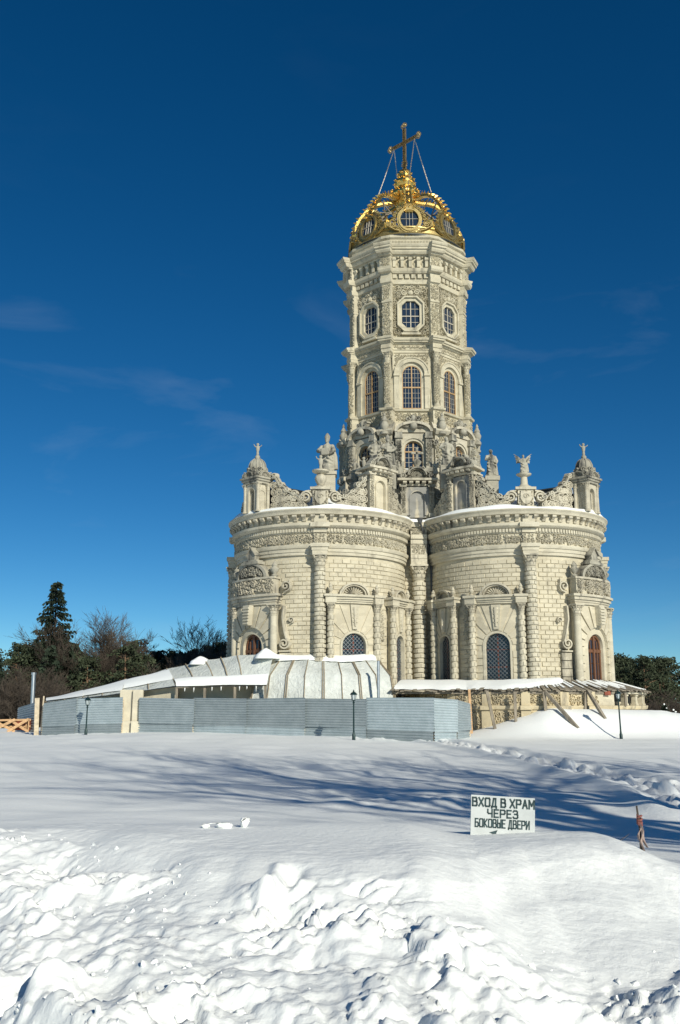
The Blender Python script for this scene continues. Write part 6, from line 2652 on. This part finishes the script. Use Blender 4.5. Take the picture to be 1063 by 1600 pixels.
tag(mb.build('snow_crumbs', M['snow'], None, 75), 'crumbs of broken snow scattered over the ploughed bank', 'snow', None, 'stuff')

# loose lumps of snow on top of the bank
for (x, y, r, sc, lab) in ((-1.20, 9.0, .035, (1.3, 1, .7), 'smallest of three loose snow lumps on the bank'), (-1.03, 9.0, .06, (1.5, 1, .6), 'flat snow lump in the middle of three on the bank'),
                           (-.86, 9.05, .06, (1, .9, 1.05), 'upright snow block, rightmost of three lumps on the bank')):
    rnd = random.Random(int(r * 1000 + abs(x) * 10))
    bm = bmesh.new()
    for _ in range(26):
        v = Vector((rnd.uniform(-1, 1), rnd.uniform(-1, 1), rnd.uniform(-1, 1)))
        v = v / max(.75, v.length)
        bm.verts.new((v.x * r * sc[0], v.y * r * sc[1], v.z * r * sc[2]))
    bmesh.ops.convex_hull(bm, input=bm.verts)
    bmesh.ops.bevel(bm, geom=bm.edges[:], offset=r * .12, segments=2, affect='EDGES')
    me = bpy.data.meshes.new('snow_lump')
    bm.to_mesh(me)
    bm.free()
    me.materials.append(M['snow'])
    me.shade_smooth()
    tag(put('snow_lump', me, None, (x, y, gz(x, y) + r * sc[2] * .55)), lab, 'snow lump')
# ================================================================== trees
def bare_tree_mesh(seed, H, spread=.55, levels=6, trunk_r=.22, more=0, rmin=.008):
    rnd = random.Random(seed)
    tr, cr = MB(), MB()

    def grow(p, d, ln, r, lev):
        n = 4 if lev < 2 else 3
        pts, rad = [p.copy()], [r]
        q, dd = p.copy(), d.copy()
        seg = max(2, n)
        for i in range(seg):
            dd = (dd + Vector((rnd.gauss(0, .13), rnd.gauss(0, .13), rnd.gauss(.04, .08)))).normalized()
            q = q + dd * ln / seg
            pts.append(q.copy())
            rad.append(r * (1 - .55 * (i + 1) / seg))
        (tr if lev == 0 else cr).tube(pts, rad, 7 if lev == 0 else (5 if lev < 2 else 3), cap=lev == 0)
        if lev >= levels:
            return
        nb = (rnd.randint(4, 6) if lev == 0 else rnd.randint(3, 5)) + (more if lev < 4 else 0)
        for k in range(nb):
            t = rnd.uniform(.35 if lev else .45, 1.0) if k else 1.0
            i = min(seg - 1, int(t * seg))
            f = t * seg - i
            b_ = pts[i].lerp(pts[i + 1], f)
            ax = Vector((rnd.gauss(0, 1), rnd.gauss(0, 1), rnd.gauss(0, .5)))
            nd = (dd + ax.normalized() * (spread if k else spread * .4) * rnd.uniform(.7, 1.3)).normalized()
            nd.z = nd.z * .8 + .14
            grow(b_, nd.normalized(), ln * rnd.uniform(.52, .76), max(rmin, rad[i] * rnd.uniform(.5, .68)), lev + 1)

    grow(Vector((0, 0, -.3)), Vector((rnd.gauss(0, .03), rnd.gauss(0, .03), 1)).normalized(), H * .42, trunk_r, 0)
    return tr.mesh('trunk', M['bark'], 60), cr.mesh('crown', M['bark'], 60)


def spruce_mesh(seed, H, R, mat='needle_s'):
    rnd = random.Random(seed)
    tr, cr = MB(), MB()
    tr.tube([(0, 0, -.5), (.03, 0, H * .5), (0, 0, H * .98)], [.018 * H, .010 * H, .01], 7)
    z = H * .06
    while z < H * .985:
        k = 1 - z / H
        L = R * (k ** .82) * rnd.uniform(.75, 1.1) + .12
        nb = 7 if k > .25 else 5
        for i in range(nb):
            a = rnd.uniform(0, 2 * PI)
            Li = L * rnd.uniform(.7, 1.15)
            ca, sa = math.cos(a), math.sin(a)
            zz = z + rnd.uniform(-.15, .15)
            sg = max(3, int(Li / .32))
            pts = []
            for j in range(sg + 1):
                t = j / sg
                pts.append(Vector((ca * Li * t, sa * Li * t, zz - Li * (.34 * t - .20 * t * t))))
            cr.tube(pts, [.03 * (1 - .8 * j / sg) for j in range(sg + 1)], 3, False)
            for j in range(1, sg + 1):
                p = pts[j]
                w = (.20 + .30 * Li * (1 - .65 * j / sg) * .5)
                for s_ in (-1, 1):
                    for rep in (0, 1):
                        out = Vector((-sa * s_, ca * s_, 0)) * w * rnd.uniform(.6, 1.1) + Vector((ca, sa, 0)) * w * rnd.uniform(.3, .9)
                        out.z = -rnd.uniform(.05, .5) * w - rep * .14
                        e = p + out
                        wd = Vector((ca, sa, rnd.uniform(-.3, .3))) * rnd.uniform(.07, .13)
                        cr.add([p - wd, p + wd, e + wd * .5 - Vector((0, 0, .05)), e - wd * .5 - Vector((0, 0, .08))], [(0, 1, 2, 3)])
        z += .22 * (H / 15) ** .5 * (0.6 + .6 * k)
    return tr.mesh('trunk', M['bark'], 60), cr.mesh('crown', M[mat])


def pine_mesh(seed, H, R, base=.35, nclump=70, mat='needle_p'):
    rnd = random.Random(seed)
    tr, cr = MB(), MB()
    bend = rnd.uniform(-.3, .3)
    tr.tube([(0, 0, -.5), (bend * .3, 0, H * .4), (bend, 0, H * .75), (bend, .1, H * .97)], [.016 * H, .012 * H, .008 * H, .02], 7)
    for c in range(nclump):
        t = rnd.random()
        z = H * (base + (1 - base) * t)
        prof = math.sin(PI * min(1, .16 + .80 * t)) ** .7
        a = rnd.uniform(0, 2 * PI)
        rr = R * prof * rnd.uniform(.25, 1.0)
        ctr = Vector((bend + rr * math.cos(a), rr * math.sin(a), z))
        tr.tube([(bend * .8, 0, z - rr * .35), tuple(ctr)], [.05, .015], 3, False)
        s_ = R * rnd.uniform(.16, .30)
        for q in range(34):
            v = Vector((rnd.gauss(0, 1), rnd.gauss(0, 1), rnd.gauss(.1, .62)))
            v = v.normalized() * s_ * rnd.uniform(.35, 1.15)
            v.z *= .62
            p = ctr + v
            d = Vector((rnd.gauss(0, 1), rnd.gauss(0, 1), rnd.gauss(.5, .8))).normalized()
            x = d.cross(Vector((rnd.gauss(0, 1), rnd.gauss(0, 1), rnd.gauss(0, 1)))).normalized()
            ln, wd = rnd.uniform(.16, .34), rnd.uniform(.045, .10)
            cr.add([p - x * wd, p + x * wd, p + d * ln + x * wd * .6, p + d * ln - x * wd * .6], [(0, 1, 2, 3)])
    return tr.mesh('trunk', M['bark_p'], 60), cr.mesh('crown', M[mat])


def plant_tree(name, label, meshes, x, y, s=1.0, rz=0.0, group=None, z=None, sz=None):
    o = thing(name, label, 'tree', (x, y, (gz(x, y) if z is None else z)), rz, group)
    o.scale = (s, s, sz or s)
    put('trunk', meshes[0], o)
    put('crown', meshes[1], o)
    return o


bareA = bare_tree_mesh(4, 17, .66, 6, .28, 1, .014)
roadA = bare_tree_mesh(14, 18, .62, 4, .46)
roadB = bare_tree_mesh(15, 17, .74, 5, .36)
bareB = bare_tree_mesh(9, 13, .75, 6, .22, 1, .014)
spruceA = spruce_mesh(2, 20, 5.2)
spruceB = spruce_mesh(5, 12, 2.9)
pineA = pine_mesh(3, 14, 3.0, .28, 85)
pineB = pine_mesh(8, 12, 2.7, .2, 80)
brushA = bare_tree_mesh(21, 10, .8, 5, .14, 1, .018)

# left of the church
plant_tree('spruce_tree', 'tall dark spruce rising above the wood at the left', spruceA, -29.6, 100, 1.0, .3)
plant_tree('bare_tree', 'large bare deciduous tree between the spruce and the church', bareA, -21.0, 97, .95, 1.1)
plant_tree('bare_tree', 'smaller bare tree just left of the church above the shelter roof', bareB, -13.6, 98, 1.08, .4)
plant_tree('bare_tree', 'bare tree whose twigs reach in at the left picture edge', bareA, -41.5, 98, .9, 2.4)
trn = random.Random(99)


def wood(n, xr, yr, kinds, label, group, top):
    for i in range(n):
        y = yr[0] + (yr[1] - yr[0]) * (i + trn.random()) / n
        x = trn.uniform(*xr) * y / 100
        k = trn.choice(kinds)
        nm, meshes, h, lab = {'s': ('spruce_tree', spruceB, 12, 'young spruce'), 'p': ('pine_tree', pineA, 14, 'dense pine'), 'q': ('pine_tree', pineB, 12, 'dense pine'),
                              'b': ('bare_tree', brushA, 10.5, 'small bare tree')}[k]
        zt = 1.6 + y * top * trn.uniform(.80, 1.08)
        g = gz(x, y)
        s = (zt - g) / h
        plant_tree(nm, lab + label, meshes, x, y, s * trn.uniform(.95, 1.15), trn.uniform(0, 6.28), group, g, s)


wood(42, (-42, -8), (90, 108), 'ssqqb', ' in the dark wood left of the church', 'trees of the left wood', .057)
wood(42, (-43, -7), (108, 135), 'sspsqb', ' in the dark wood left of the church', 'trees of the left wood', .060)
wood(15, (-41, -9), (84, 92), 'bbb', ' in the dark wood left of the church', 'trees of the left wood', .047)
wood(18, (-20, -7), (95, 125), 'sssqb', ' in the dark wood left of the church', 'trees of the left wood', .052)
wood(26, (24, 42), (92, 112), 'ppqq', ' in the pine wood right of the church', 'trees of the right wood', .043)
wood(24, (22, 44), (112, 140), 'ppqqs', ' in the pine wood right of the church', 'trees of the right wood', .046)
wood(10, (26, 41), (84, 92), 'b', ' in the pine wood right of the church', 'trees of the right wood', .020)

# bare trees beside the photographer, out of view: their shadows cross the field
for (x, y, ms, s, rz) in ((10.8, 1.0, roadA, 1.1, .2), (15.0, 7.0, roadB, .85, 2.2), (10.8, -4.5, roadB, 1.25, .9), (9.6, 4.6, roadA, .9, 3.4), (19.0, 2.0, roadA, .95, 4.0)):
    plant_tree('bare_tree', 'bare roadside tree to the right of the snow bank casting long shadows', ms, x, y, s, rz, 'roadside trees')

# dark shrubs poking out of the snow ridge on the right
for (x, y, h, lab) in ((18.55, 56, .62, 'small dark fir shrub with dabs of snow on the right snow ridge'), (18.45, 54.2, .30, 'tiny dark stump at the right picture edge')):
    o = thing('shrub', lab, 'shrub', (x, y, gz(x, y) - .05))
    t_, c_ = spruce_mesh(int(h * 100), 2.2, .9)
    put('stem', t_, o).scale = (h / 2.2,) * 3
    put('foliage', c_, o).scale = (h / 2.2,) * 3
    mb = MB()
    mb.ball((-.03, -.05, h * .96), .055, 8, 6)
    mb.ball((.06, -.12, h * .62), .05, 8, 6, (1.3, 1, .8))
    mb.build('snow_dab', M['snow_soft'], o, 60)
